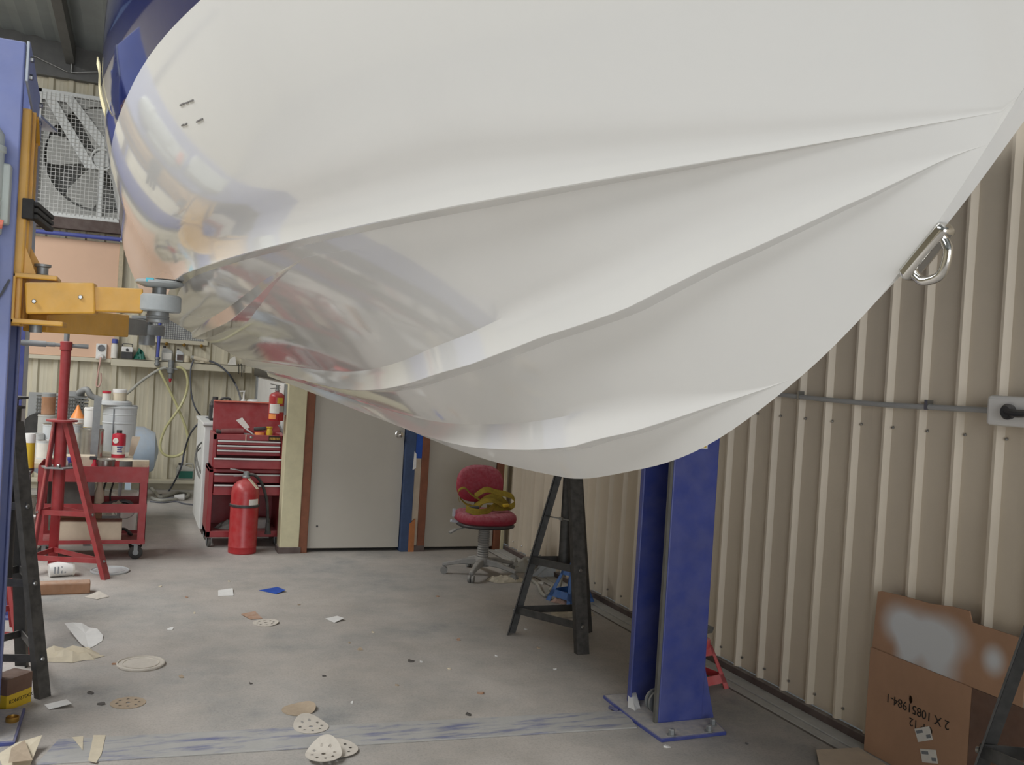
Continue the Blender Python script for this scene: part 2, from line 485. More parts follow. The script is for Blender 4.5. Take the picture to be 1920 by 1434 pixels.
build(MB().box(-9.5, 1.2, YB-.16, YB-.03, .075, .115), 'ledge_plate', 'back_wall_paint', wb, smooth=0, bevel=.004)
build(MB().box(-9.5, 1.2, YB-.10, YB-.03, 0, .075), 'sill', 'back_wall_paint', wb, smooth=0)
br = MB().cyl((-1.25, YB-.14, 4.70), (-.84, YB-.14, 4.56), .006).cyl((-.80, YB-.14, 4.56), (-.2, YB-.14, 4.68), .006)
build(br, 'brace_rod', 'steel', wb)
# left and front walls (behind the photographer), open roller door
build(MB().box(-9.7, -9.5, -6.3, YB, 0, 4.6), 'wall_left', 'back_wall_paint', smooth=0, kind='structure')
build(MB().box(-9.5, -3.5, -6.3, -6.1, 0, 5.0).box(2.9, XR, -6.3, -6.1, 0, 5.0).box(-3.5, 2.9, -6.3, -6.1, 4.4, 5.0), 'wall_front', 'back_wall_paint', smooth=0, kind='structure')
build(MB().box(-30, 30, -40, -6.3, -.14, -.02), 'ground_outside', 'edge_concrete', smooth=0, kind='structure')
# roof: ribbed sheets over rafters, one translucent strip left of the picture
def roof_strip(x0, x1, y0, y1):
    mb = MB(); n = int((x1-x0)/.1); vs = []; fs = []
    xs = [x0+(x1-x0)*k/n for k in range(n+1)]
    for k, xx in enumerate(xs):
        z = roofz(xx) + (.02 if k % 2 else 0)
        vs += [(xx, y0, z), (xx, y1, z)]
    for k in range(n): fs.append((2*k, 2*k+1, 2*k+3, 2*k+2))
    return mb.add(vs, fs)
ce = bpy.data.objects.new('ceiling', None); COL.objects.link(ce); ce['kind'] = 'structure'; ce.location = (0, 0, 4.6)
for (a, b_) in ((-9.6, -3.9), (-2.5, 1.6), (2.8, XR+.1)):
    build(roof_strip(a, b_, -6.3, YB+.1), 'roof_sheet', 'roof_metal', ce, smooth=0)
build(roof_strip(1.6, 2.8, 9.25, YB+.1).add(*(lambda m: (m.v, m.f))(roof_strip(1.6, 2.8, -6.3, 3.75))), 'roof_sheet', 'roof_metal', ce, smooth=0)
build(roof_strip(-3.9, -2.5, 9.5, YB+.1).add(*(lambda m: (m.v, m.f))(roof_strip(-3.9, -2.5, -6.3, .5))), 'roof_sheet', 'roof_metal', ce, smooth=0)
mat('skylight', (230, 236, 240), .6)
build(roof_strip(-3.9, -2.5, .5, 9.5), 'skylight_sheet', 'skylight', ce, smooth=0)
build(roof_strip(1.6, 2.8, 3.75, 9.25), 'roof_sheet', 'roof_metal', ce, smooth=0)
for xx in (-6.2, -.86, 3.0):
    build(MB().box(xx, xx+.09, -6.3, YB, roofz(xx)-.2, roofz(xx)-.02), 'rafter', 'roof_steel', ce, smooth=0)
build(MB().cyl((-.80, YB-.13, 4.88), (-.80, YB-.13, 4.56), .015), 'hanger_rod', 'steel', ce)

# ---- office block
wo = bpy.data.objects.new('wall_office', None); COL.objects.link(wo); wo.location = (2.2, YO, 0); wo['kind'] = 'structure'
OZ = 2.75
def xo(px, py): return onY(px, py, YO).x
build(MB().box(1.15, XR, YO+.06, YO+.16, 2.05, OZ), 'lintel_panel', 'office_white', wo, smooth=0)
build(MB().box(1.175, 1.33, YO-.005, YO+.16, 0, OZ), 'corner_post', 'office_cream', wo, smooth=0, bevel=.006)
build(MB().box(1.165, 1.345, YO-.012, YO+.16, 0, .05), 'post_foot', 'dark_strip', wo, smooth=0)
build(MB().box(1.33, 1.40, YO+.005, YO+.14, 0, 2.12), 'trim_1', 'brown_trim', wo, smooth=0, bevel=.004)
build(MB().box(2.185, 2.275, YO-.005, YO+.14, 0, 2.12), 'door_jamb', 'blue_timber', wo, smooth=0, bevel=.004)
build(MB().prism([(2.255, YO-.012, 0), (2.305, YO-.012, 0), (2.305, YO-.012, .28), (2.255, YO-.012, .24)], (0, .03, 0)), 'timber_offcut', 'raw_timber', wo, smooth=0)
build(MB().box(2.275, 2.345, YO+.02, YO+.13, .05, 2.12), 'cream_strip', 'card_pale', wo, smooth=0)
build(MB().box(2.29, 2.40, YO-.004, YO+.02, 0, .05), 'foot_board', 'dark_strip', wo, smooth=0)
build(MB().box(2.335, 2.40, YO+.0, YO+.13, 0, 2.12), 'trim_2', 'brown_trim', wo, smooth=0, bevel=.004)
build(MB().box(3.045, 3.10, YO+.0, YO+.13, 0, 2.12), 'trim_3', 'brown_trim', wo, smooth=0, bevel=.004)
build(MB().box(3.10, XR-.02, YO-.01, YO+.13, 0, OZ), 'corner_strip', 'office_cream', wo, smooth=0, bevel=.004)
build(MB().box(2.272, 2.345, YO+.012, YO+.022, .80, 1.9), 'blue_film', 'blue_film', wo, smooth=0)
build(MB().prism([(2.255, YO-.008, .70), (2.285, YO-.008, .72), (2.28, YO-.008, .84), (2.262, YO-.008, .86)], (0, .004, 0)), 'torn_paper', 'paper_white', wo, smooth=0)
d1 = MB().box(1.405, 2.18, YO+.04, YO+.08, .03, 2.1)
do1 = build(d1, 'door_1', 'door_grey', None, smooth=0, bevel=.003, loc=(1.8, YO+.06, .03)); do1['kind'] = 'structure'
build(MB().lathe((2.125, YO+.04, 1.0), [(.030, 0), (.030, .006), (.012, .010), (.012, .03), (.024, .036), (.030, .05), (.026, .066), (.012, .074), (1e-5, .076)], 20, axis=(0, -1, 0)), 'door_knob', 'chrome', do1)
build(MB().lathe((1.478, YO+.04, .215), [(.009, 0), (.009, .004)], 10, axis=(0, -1, 0)), 'plug', 'black_plastic', do1)
do2 = build(MB().box(2.405, 3.04, YO+.04, YO+.08, .03, 2.1), 'door_2', 'door_grey_warm', None, smooth=0, bevel=.003, loc=(2.7, YO+.06, .03)); do2['kind'] = 'structure'
# office side wall: white lining below, dark glazing above
ws = bpy.data.objects.new('wall_office_side', None); COL.objects.link(ws); ws.location = (XO, 9, 0); ws['kind'] = 'structure'
build(MB().box(XO, XO+.06, YO+.16, 10.6, 0, 1.375), 'white_lining', 'office_white', ws, smooth=0)
build(MB().box(XO-.015, XO+.06, 10.6, 10.72, 0, 1.40), 'end_trim', 'dull_steel', ws, smooth=0)
build(MB().box(XO-.02, XO+.06, YO+.16, 10.85, 1.375, OZ), 'dark_panel', 'glass_dark', ws, smooth=0)
build(MB().box(XO, XR, 10.72, 10.80, 0, OZ), 'rear_panel', 'office_white', ws, smooth=0)
build(MB().box(XO, XR, YO+.06, 10.8, OZ, OZ+.05), 'office_roof', 'office_white', ws, smooth=0)

# ================================================================== BOAT
XC = .95
def lerp(x, xs, ys):
    if x <= xs[0]: return ys[0]
    for i in range(len(xs)-1):
        if x <= xs[i+1]: return ys[i] + (ys[i+1]-ys[i])*(x-xs[i])/(xs[i+1]-xs[i])
    return ys[-1]
def smooth_tab(xs, ys):
    """monotone-ish cubic through a table"""
    n = len(xs); m = [0]*n
    for i in range(n):
        if i == 0: m[i] = (ys[1]-ys[0])/(xs[1]-xs[0])
        elif i == n-1: m[i] = (ys[-1]-ys[-2])/(xs[-1]-xs[-2])
        else:
            a = (ys[i]-ys[i-1])/(xs[i]-xs[i-1]); b_ = (ys[i+1]-ys[i])/(xs[i+1]-xs[i])
            m[i] = 0 if a*b_ <= 0 else 2*a*b_/(a+b_)
    def f(x):
        if x <= xs[0]: return ys[0] + m[0]*(x-xs[0])
        if x >= xs[-1]: return ys[-1] + m[-1]*(x-xs[-1])
        for i in range(n-1):
            if x <= xs[i+1]:
                hh = xs[i+1]-xs[i]; t = (x-xs[i])/hh
                return ((2*t**3-3*t*t+1)*ys[i] + (t**3-2*t*t+t)*hh*m[i] + (-2*t**3+3*t*t)*ys[i+1] + (t**3-t*t)*hh*m[i+1])
    return f
keel = smooth_tab([.10, .2, .35, .55, .68, .817, .945, 1.183, 1.465, 1.653, 2.0, 2.58, 3.458, 4.47, 6.58],
                  [3.05, 2.87, 2.60, 2.27, 2.09, 1.925, 1.785, 1.60, 1.456, 1.403, 1.343, 1.328, 1.35, 1.379, 1.437])
def clamp(v, a=0., b_=1.): return max(a, min(b_, v))
Y0 = .80
def chb(Y): return .815*(1-(1-clamp((Y-Y0)/3.9))**2.4)
chz_ = smooth_tab([.8, 1.1, 1.7, 2.6, 3.2, 4.0, 6.6], [1.925, 1.91, 1.893, 1.875, 1.872, 1.878, 1.80])
ZS = 3.05
def shb(Y): return 1.165*(1-(1-clamp((Y-.1)/4.0))**2.2) - .03*clamp((Y-4.1)/2.5)
def kwid(Y):                                    # half width of the flat stem face
    return .034*clamp((1.02-Y)/.55)**.8 if Y < 1.02 else 0.0
def chine(Y):
    if Y <= Y0: return kwid(Y), keel(Y)
    c = max(chb(Y), kwid(Y)+.001); return c, max(chz_(Y), keel(Y)+.0005)
def topside(Y, z):
    c, zc = chine(Y)
    u = clamp((z-zc)/(ZS-zc)); t = clamp((Y-.8)/3.4); p = 1+2.3*t**1.2
    g = 1-(1-u)**p
    return c + (max(shb(Y), c)-c)*g - .12*t*u**3
zblue = smooth_tab([.1, 1.0, 2.0, 2.37, 2.68, 2.93, 3.2, 3.5, 3.7, 5.0, 6.6], [2.62, 2.52, 2.43, 2.413, 2.400, 2.384, 2.362, 2.344, 2.332, 2.27, 2.20])
s1o = smooth_tab([1.19, 1.25, 1.41, 1.56, 1.74, 2.0, 2.4, 6.7], [.002, .012, .041, .062, .080, .096, .10, .10])
s2o = smooth_tab([.83, .874, 1.0, 1.144, 1.405, 1.726, 1.954, 2.29, 2.7, 6.7], [.004, .022, .064, .105, .165, .219, .247, .268, .272, .27])
s3o = smooth_tab([2.0, 2.06, 2.22, 2.48, 2.97, 3.6, 6.7], [.478, .487, .511, .542, .584, .60, .60])
def section(Y):
    """half section: rows (offset, z) from the keel outward to the sheer; fixed number of rows"""
    kw, k = kwid(Y), keel(Y)
    c, zc = chine(Y)
    rows = [(0, k), (kw, k)]
    wf = min(.045, c*.22)*clamp((Y-Y0)/.9)
    cl = c - wf
    slope = (zc-k)/max(cl-kw, 1e-4)
    bul = .010*clamp((Y-1.0)/1.0)               # slight convexity of the bottom panels
    def pz(o):
        t = (o-kw)/max(cl-kw, 1e-5); return k + slope*(o-kw) - bul*4*t*(1-t)
    prev = kw
    for so, ya, w0 in ((s1o, 1.19, .050), (s2o, .84, .060), (s3o, 2.0, .060)):
        live = Y > ya
        o = so(Y) if live else (prev+.0003 if ya < 1.9 and ya > 1 else (prev+(cl-prev)*.6 if ya < 1 else cl))
        o = max(min(o, cl-(.024 if ya > 1.9 else .0008)), prev+.0002)
        w = 0
        if live: w = min(w0*1.25, .056/max(slope, .2), (o-prev)*.55, c*.3)*clamp((Y-ya)/.6)**.8
        if ya > 1.9: w *= clamp((cl-.02-o)/.15)**1.3
        if Y < Y0: w = 0
        a = o-w
        for q in (.33, .66, .9): rows.append((prev+(a-prev)*q, pz(prev+(a-prev)*q)))
        rows.append((a, pz(a)))
        k_ = clamp(w/.02)
        rows.append((o-.0015*k_, pz(a)+.001*k_))   # flat underside of the strake
        rows.append((o, pz(a)+.002*k_))
        rows.append((o+.004*k_, pz(a)+(pz(o)-pz(a))*.72))  # outer face
        rows.append((o+.010*k_, pz(o+.010*k_)))
        rows.append((o+.022*k_, pz(o+.022*k_)))
        prev = min(o+.022*k_, cl-.0003)
    for q in (.4, .8): rows.append((prev+(cl-prev)*q, pz(prev+(cl-prev)*q)))
    rows.append((cl, pz(cl)))
    # the chine: short flat, crisp lower edge, then an upright band
    e_ = clamp(wf*30)
    rows.append((c-.002*e_, zc))
    rows.append((c, zc+.002*e_))
    bh = .080*clamp((Y-Y0)/.9)
    for q in (.35, .7, 1.0, 1.3, 1.7, 2.2):
        z = zc + .002*e_ + bh*q + .0004*q
        f = clamp(q/1.7); f = f*f*(3-2*f)
        rows.append((c + (topside(Y, z)-c)*(.25+.75*f), z))
    nb = len(rows)
    z0 = rows[-1][1]; zbl = max(zblue(Y), z0+.01)
    for i in range(1, 13):
        z = z0 + (zbl-z0)*i/12; rows.append((topside(Y, z), z))
    nblue = len(rows)-1
    for i in range(1, 13):
        z = zbl + (ZS-zbl)*i/12; rows.append((topside(Y, z), z))
    return rows, nblue
ST = []
y = .11
while y < 6.58:
    ST.append(y); y += .02 if y < 1.3 else (.04 if y < 2.6 else .10)
ST.append(6.58)
secs = [section(Y) for Y in ST]
NB = secs[0][1]; NR = len(secs[0][0])
boat = thing('motor_boat', 'large white and navy glossy boat hull raised on the workshop lift', 'boat', (XC, 3.6, 1.32))
def hull_mesh(r0, r1):
    mb = MB(); n = r1-r0+1
    for sgn in (-1, 1):
        vs = []; fs = []
        for (rows, _), Y in zip(secs, ST):
            for (o, z) in rows[r0:r1+1]: vs.append((XC+sgn*o, Y, z))
        for i in range(len(ST)-1):
            for j in range(n-1):
                q = (i*n+j, i*n+j+1, (i+1)*n+j+1, (i+1)*n+j)
                fs.append(q if sgn > 0 else q[::-1])
        mb.add(vs, fs)
    return mb
hb = build(hull_mesh(0, NB), 'hull_bottom', 'gelcoat', boat, smooth=24, label='white glossy gelcoat bottom with spray rails')
hb.data.validate()
build(hull_mesh(NB, NR-1), 'topsides', 'navy_paint', boat, smooth=30, label='navy blue painted topsides')
last = secs[-1][0]
tv = [(XC-o, 6.58, z) for o, z in last[::-1]] + [(XC+o, 6.58, z) for o, z in last[1:]]
build(MB().add(tv, [tuple(range(len(tv)))]), 'transom', 'gelcoat', boat, smooth=0)
dk = MB(); vs = []; fs = []
for (rows, _), Y in zip(secs, ST): vs += [(XC-rows[-1][0], Y, ZS), (XC+rows[-1][0], Y, ZS)]
for i in range(len(ST)-1): fs.append((2*i, 2*i+1, 2*i+3, 2*i+2))
build(dk.add(vs, fs), 'deck', 'gelcoat', boat, smooth=0)
gr = MB()
for sg in (-1, 1): gr.tube([(XC+sg*(rows[-1][0]+.006), Y, ZS-.01) for (rows, _), Y in list(zip(secs, ST))[::3]], .014, 8, 0)
build(gr, 'gunwale_rail', 'white_plastic', boat)
# bow eye: steel pad plate and U bolt on the stem
def stem(Y): return Vector((XC, Y, keel(Y)))
A, B = stem(.925), stem(.985)
td = (B-A).normalized(); nrm = Vector((0, -td.z, td.y)) if td.y*1 > 0 else Vector((0, td.z, -td.y))
nrm = Vector((0, td.z, -td.y)); 
if nrm.y > 0: nrm = -nrm
mid = (A+B)/2 + nrm*.010
ey = build(MB().bar(mid - td*.046, mid + td*.044, .024, .020, up=nrm), 'bow_eye_plate', 'chrome', boat, bevel=.006)
side_ = Vector((0, 0, 0))
up1, up2 = mid - td*.030, mid + td*.030
build(MB().tube([up1, up1+nrm*.014, up1+nrm*.028+td*.006, mid+nrm*.041, up2+nrm*.028-td*.006, up2+nrm*.014, up2], .0062, 12, 8), 'bow_eye_bolt', 'chrome', ey)
# masking tape strip left on the flare, scuff marks
tp = [(XC-topside(Y, z)-.006, Y, z) for Y, z in ((3.98, 2.655), (3.9, 2.62), (3.82, 2.55), (3.74, 2.48), (3.66, 2.41))]
tp[0] = (tp[0][0]-.012, tp[0][1], tp[0][2]+.02)
build(MB().ribbon(tp, (0.0, .012, .032), .005), 'masking_strip', 'tape_cream', boat, label='cream masking strip peeling off the flare')
def hull_hit(px, py):
    d = ray(px, py); Yv = .9
    while Yv < 6:
        P = CAMP + d*(Yv/d.y)
        if XC-topside(Yv, min(P.z, ZS)) < P.x: return P
        Yv += .002
for (xa, ya, xb, yb) in ((338, 198, 346, 194), (348, 194, 354, 192), (355, 191, 363, 188), (341, 236, 345, 234), (346, 235, 351, 232), (369, 229, 374, 226), (374, 226, 381, 223)):
    a, b_ = hull_hit(xa, ya), hull_hit(xb, yb)
    off = Vector((-.0015, -.0015, 0)); build(MB().bar(a+off, b_+off, .004, .0012, up=(1, .5, 0)), 'scuff_mark', 'black_mark', boat, smooth=0)

# ================================================================== TWO POST LIFT
def c_post(x_open, x_web, y0, y1, z0, z1, t=.012, lip=.035):
    """C channel opening towards x_open"""
    s = 1 if x_open > x_web else -1
    pts = [(x_open, y0), (x_web, y0), (x_web, y1), (x_open, y1), (x_open, y1-lip), (x_open-s*t, y1-lip), (x_open-s*t, y1-t), (x_web+s*t, y1-t), (x_web+s*t, y0+t), (x_open-s*t, y0+t), (x_open-s*t, y0+lip), (x_open, y0+lip)]
    return MB().prism([(a, b_, z0) for a, b_ in pts], (0, 0, z1-z0))
def bolt(mb, p, r=.014, h=.02, axis=(0, 0, 1)): return mb.lathe(p, [(r, 0), (r, h*.8), (r*.75, h)], 6, axis=axis)
# right column
RC = thing('lift_column', 'tall blue steel lift column with warning sticker, bolted down beside the ribbed wall', 'lift column', (2.44, 3.87, 0), group='two post lift columns')
build(c_post(2.315, 2.555, 3.72, 4.02, .016, 2.75), 'post', 'lift_blue', RC, smooth=0, bevel=.006)
build(MB().box(2.50, 2.54, 3.80, 3.94, .016, 2.7), 'inner_channel', 'lift_blue', RC, smooth=0)
build(MB().box(2.30, 2.314, 3.722, 3.742, .016, 2.7), 'guide_strip', 'grey_rubber', RC, smooth=0)
bp_ = [gnd(1240, 1392), gnd(1362, 1378), Vector((2.70, 4.12, 0)), Vector((2.24, 4.12, 0)), gnd(1197, 1362)]
build(MB().prism([(p.x, p.y, 0) for p in bp_], (0, 0, .016)), 'base_plate', 'lift_blue', RC, smooth=0, bevel=.002)
mat('dusty_plate', (150, 150, 160), .8, var=.12, scale=14, dust=.9)
bc_ = sum(bp_, Vector())/5
build(MB().prism([(bc_.x+(p.x-bc_.x)*.97, bc_.y+(p.y-bc_.y)*.97, .016) for p in bp_], (0, 0, .0015)), 'dust_layer', 'dusty_plate', RC, smooth=0)
for q in (gnd(1259, 1378, .0175), gnd(1329, 1371, .0175), gnd(1336, 1359, .0175)):
    bx, by = q.x, q.y
    bm = MB().lathe((bx, by, .0175), [(.020, 0), (.020, .004)], 16); bolt(bm, (bx, by, .02), .014, .026)
    build(bm, 'anchor_bolt', 'dull_steel', RC, smooth=0)
build(MB().prism([(2.555, 3.86, .0175), (2.625, 3.86, .0175), (2.555, 3.86, .30)], (0, .012, 0)), 'gusset', 'lift_blue', RC, smooth=0)
build(MB().prism([(2.555, 3.725, .0175), (2.62, 3.725, .0175), (2.555, 3.725, .26)], (0, .012, 0)), 'gusset', 'lift_blue', RC, smooth=0)
build(MB().lathe((2.36, 3.79, .085), [(.055, 0), (.055, .012), (.04, .014), (.04, .03), (.055, .032), (.055, .044)], 20, axis=(0, 1, 0)), 'cable_pulley', 'dull_steel', RC)
sq_ = onY(1327, 842, 3.716); sxr, szb = sq_.x, sq_.z
s_o = build(MB().box(sxr-.115, sxr, 3.7175, 3.72, szb, szb+.14), 'warning_sticker', 'white_paint', RC, smooth=0)
build(MB().prism([(sxr-.107, 3.716, szb+.007), (sxr-.008, 3.716, szb+.007), (sxr-.008, 3.716, szb+.132), (sxr-.107, 3.716, szb+.132)], (0, .0012, 0)), 'yellow_panel', 'yellow_plastic', s_o, smooth=0)
build(MB().prism([(sxr-.09, 3.7148, szb+.05), (sxr-.022, 3.7148, szb+.05), (sxr-.056, 3.7148, szb+.115)], (0, .001, 0)), 'warning_triangle', 'print_black', s_o, smooth=0)

# left column with carriage and arms
LX0, LX1, LY0, LY1 = -.76, -.455, 4.15, 4.56
LC = thing('lift_column', 'tall blue steel lift column carrying the yellow carriage and swing arms', 'lift column', (-.6, 4.3, 0), group='two post lift columns')
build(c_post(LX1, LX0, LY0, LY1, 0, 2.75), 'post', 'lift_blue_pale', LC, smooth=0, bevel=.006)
build(MB().box(LX0+.03, LX0+.12, LY0+.02, LY1-.02, .016, 2.7), 'inner_channel', 'lift_blue', LC, smooth=0)
build(MB().box(LX0-.2, -.353, LY0-.03, LY1-.06, 0, .016), 'base_plate', 'lift_blue', LC, smooth=0, bevel=.002)
build(MB().box(LX0-.19, -.362, LY0-.02, LY1-.07, .016, .0175), 'dust_layer', 'dusty_plate', LC, smooth=0)
tb = MB().prism([(LX1+.004, LY0+.005, 2.755), (LX1+.004, LY0+.005, 2.60), (LX1+.004, LY1+.05, 2.50), (LX1+.004, LY1+.09, 2.49), (LX1+.004, LY1+.09, 2.66), (LX1+.004, LY0+.05, 2.755)], (.010, 0, 0))
tpb = build(tb, 'top_bracket', 'lift_grey', LC, smooth=0, bevel=.002)
for (yy, zz) in ((LY0+.06, 2.70), (LY0+.06, 2.63), (LY1+.07, 2.62), (LY1+.07, 2.54)):
    build(bolt(MB(), (LX1+.013, yy, zz), .012, .014, axis=(1, 0, 0)), 'bolt', 'steel', tpb, smooth=0)
# carriage
cz0, cz1 = onY(30, 610, 4.2).z, onY(52, 205, 4.22).z
car = build(MB().prism([(-.50, 4.20, cz0), (-.425, 4.20, cz0), (-.425, 4.20, cz1), (-.50, 4.20, cz1)], (0, .06, 0)).box(-.50, -.418, 4.26, 4.40, cz0, cz1-.35), 'carriage', 'lift_yellow', LC, smooth=0, bevel=.008)
build(MB().prism([(-.43, 4.26, cz1-.35), (-.415, 4.26, cz1-.35), (-.415, 4.26, cz1), (-.43, 4.26, cz1)], (0, .03, 0)).prism([(-.43, 4.37, cz1-.35), (-.415, 4.37, cz1-.35), (-.415, 4.37, cz1-.10), (-.43, 4.37, cz1-.10)], (0, .03, 0)).bar((-.422, 4.28, cz1-.015), (-.422, 4.39, cz1-.10), .015, .03, up=(1, 0, 0)), 'carriage_loop', 'lift_yellow', car, smooth=0)
build(MB().prism([(-.44, 4.18, 2.07), (-.40, 4.18, 2.07), (-.40, 4.18, 2.15), (-.44, 4.18, 2.15)], (0, .06, 0)).bar((-.40, 4.21, 2.085), (-.355, 4.40, 2.06), .03, .018).bar((-.40, 4.21, 2.11), (-.355, 4.40, 2.085), .03, .018).bar((-.40, 4.21, 2.135), (-.355, 4.40, 2.11), .03, .018), 'door_bumper', 'rubber_black', car, smooth=0, bevel=.003)
# arm bracket: C shaped fork
zt, zb_ = 1.855, 1.655
fork = build(MB().box(-.475, -.445, 4.17, 4.38, zb_, zt).box(-.475, -.30, 4.17, 4.40, zt-.02, zt).box(-.475, -.27, 4.17, 4.42, zb_, zb_+.02), 'arm_bracket', 'lift_yellow', LC, smooth=0, bevel=.005)
build(MB().prism([(-.44, 4.36, zt), (-.35, 4.36, zt), (-.44, 4.36, zt+.16)], (0, .01, 0)).prism([(-.44, 4.22, zt), (-.38, 4.22, zt), (-.44, 4.22, zt+.15)], (0, .008, 0)), 'bracket_gusset', 'lift_yellow', fork, smooth=0)
build(MB().lathe((-.365, 4.30, zt), [(.030, 0), (.030, .006), (.022, .01), (.022, .036), (.032, .04), (.032, .05)], 16), 'pivot_pin', 'dull_steel', fork)
build(MB().cyl((-.375, 4.26, zb_-.03), (-.375, 4.26, zb_), .024), 'pivot_nut', 'dull_steel', fork)
a0, a1 = Vector((-.405, 4.22, 1.757)), Vector((-.155, 4.20, 1.777))
oa = build(MB().bar(a0, a1, .11, .125), 'outer_arm', 'lift_yellow', LC, smooth=0, bevel=.007)
for (px, py) in ((64, 565), (151, 557)):
    P = onY(px, py, 4.150)
    build(bolt(MB(), P, .009, .012, axis=(0, -1, 0)), 'bolt', 'steel', oa, smooth=0)
pad = Vector((.083, 4.225, 0))
build(MB().bar(a1 - (a1-a0).normalized()*.06, Vector((.02, 4.215, 1.783)), .085, .10), 'inner_arm', 'lift_yellow', LC, smooth=0, bevel=.006)
pc = build(MB().lathe((pad.x, pad.y, 1.745), [(.085, 0), (.09, .006), (.09, .062), (.082, .07)], 32), 'pad_carrier', 'pad_grey', LC)
build(MB().lathe((pad.x, pad.y, 1.70), [(.044, 0), (.044, .012), (.047, .014), (.044, .017), (.047, .024), (.044, .028), (.044, .05)], 24), 'screw_sleeve', 'dull_steel', pc)
build(MB().lathe((pad.x, pad.y, 1.81), [(.028, 0), (.028, .05)], 20), 'pad_screw', 'dull_steel', pc)
pdz = 1.858
pp = build(MB().lathe((pad.x, pad.y, pdz-.012), [(.06, 0), (.088, .010), (.096, .016), (.096, .024), (.09, .028)], 36), 'lift_pad', 'pad_grey', pc)
build(MB().lathe((pad.x+.035, pad.y+.01, pdz+.012), [(.055, 0), (.055, .012)], 20), 'rubber_insert', 'rubber_black', pp)
P = Vector((pad.x-.055, pad.y-.079, pdz+.012))
build(MB().bar(P, P+Vector((.03, -.012, 0)), .002, .016, up=(0, 0, 1)), 'paint_dab', 'tape_mark', pp, smooth=0)
# second arm swung to the rear
b0, b1, b2 = Vector((-.39, 4.40, 1.685)), Vector((-.08, 5.05, 1.695)), Vector((.02, 5.45, 1.70))
ra = build(MB().bar(b0, b1, .11, .11), 'rear_outer_arm', 'lift_yellow', LC, smooth=0, bevel=.006)
build(MB().bar(b1-(b2-b1).normalized()*.05, b2, .08, .085), 'rear_inner_arm', 'dull_steel', LC, smooth=0, bevel=.005)
rp = build(MB().lathe((b2.x+.04, b2.y+.09, 1.665), [(.088, 0), (.09, .005), (.09, .05), (.08, .056)], 28).lathe((b2.x+.04, b2.y+.09, 1.61), [(.042, 0), (.042, .055)], 20), 'rear_pad_carrier', 'dull_steel', LC)
build(MB().lathe((b2.x+.04, b2.y+.09, 1.721), [(.025, 0), (.025, .02), (.085, .03), (.085, .045)], 24), 'rear_lift_pad', 'dull_steel', rp)
# power unit on the outer face
pw = build(MB().lathe((-.558, 4.085, 2.235), [(.055, -.12), (.06, -.115), (.06, .06), (.066, .065), (.066, .085), (.058, .09), (.058, .13), (.03, .17)], 24), 'motor', 'motor_grey', LC)
build(MB().box(-.56, -.475, 4.08, 4.15, 2.03, 2.26).box(-.60, -.50, 4.04, 4.15, 1.99, 2.12), 'pump_block', 'motor_grey', pw, smooth=0, bevel=.008)
build(MB().tube([(-.56, 4.05, 2.03), (-.52, 4.03, 2.025), (-.485, 4.03, 2.02)], .018, 10), 'release_handle', 'pink_light', pw)
build(MB().box(-.66, -.512, 4.06, 4.15, 1.70, 1.96), 'control_box', 'motor_grey', LC, smooth=0, bevel=.01)
build(MB().tube([(-.53, 4.12, 1.72), (-.49, 4.13, 1.76), (-.465, 4.135, 1.82), (-.475, 4.135, 1.80), (-.51, 4.13, 1.73), (-.58, 4.12, 1.69)], .004, 6), 'cable_loop', 'cable_dark', LC)
# floor cover plate between the columns
fp = MB().prism([(-.26, 3.905, 0), (2.21, 3.725, 0), (2.26, 3.93, 0), (-.20, 4.135, 0)], (0, 0, .007))
solo(fp, 'floor_cover_plate', 'worn_blue', 'long flat floor strip of worn blue paint between the lift columns', 'floor plate', smooth=0, bevel=.002)

# ================================================================== POST OF A SECOND LIFT, STANDS
gp = gnd(24, 1157)
px0 = onY(60, 400, gp.y).x
SP = thing('steel_post', 'slim blue and grey steel post with cap plate standing behind the lift column', 'post', (px0-.1, gp.y+.12, 0))
build(MB().box(px0-.22, px0, gp.y, gp.y+.012, .012, 2.87), 'front_flange', 'lift_blue', SP, smooth=0)
build(MB().box(px0-.012, px0, gp.y+.012, gp.y+.26, .012, 2.87), 'side_web', 'lift_grey', SP, smooth=0)
build(MB().prism([(px0-.22, gp.y-.03, 2.87), (px0+.02, gp.y-.03, 2.87), (px0+.08, gp.y+.34, 2.87), (px0-.22, gp.y+.34, 2.87)], (0, 0, .015)), 'cap_plate', 'lift_grey', SP, smooth=0)
build(MB().box(px0-.30, px0+.06, gp.y-.06, gp.y+.34, 0, .012), 'base_plate', 'lift_blue', SP, smooth=0)

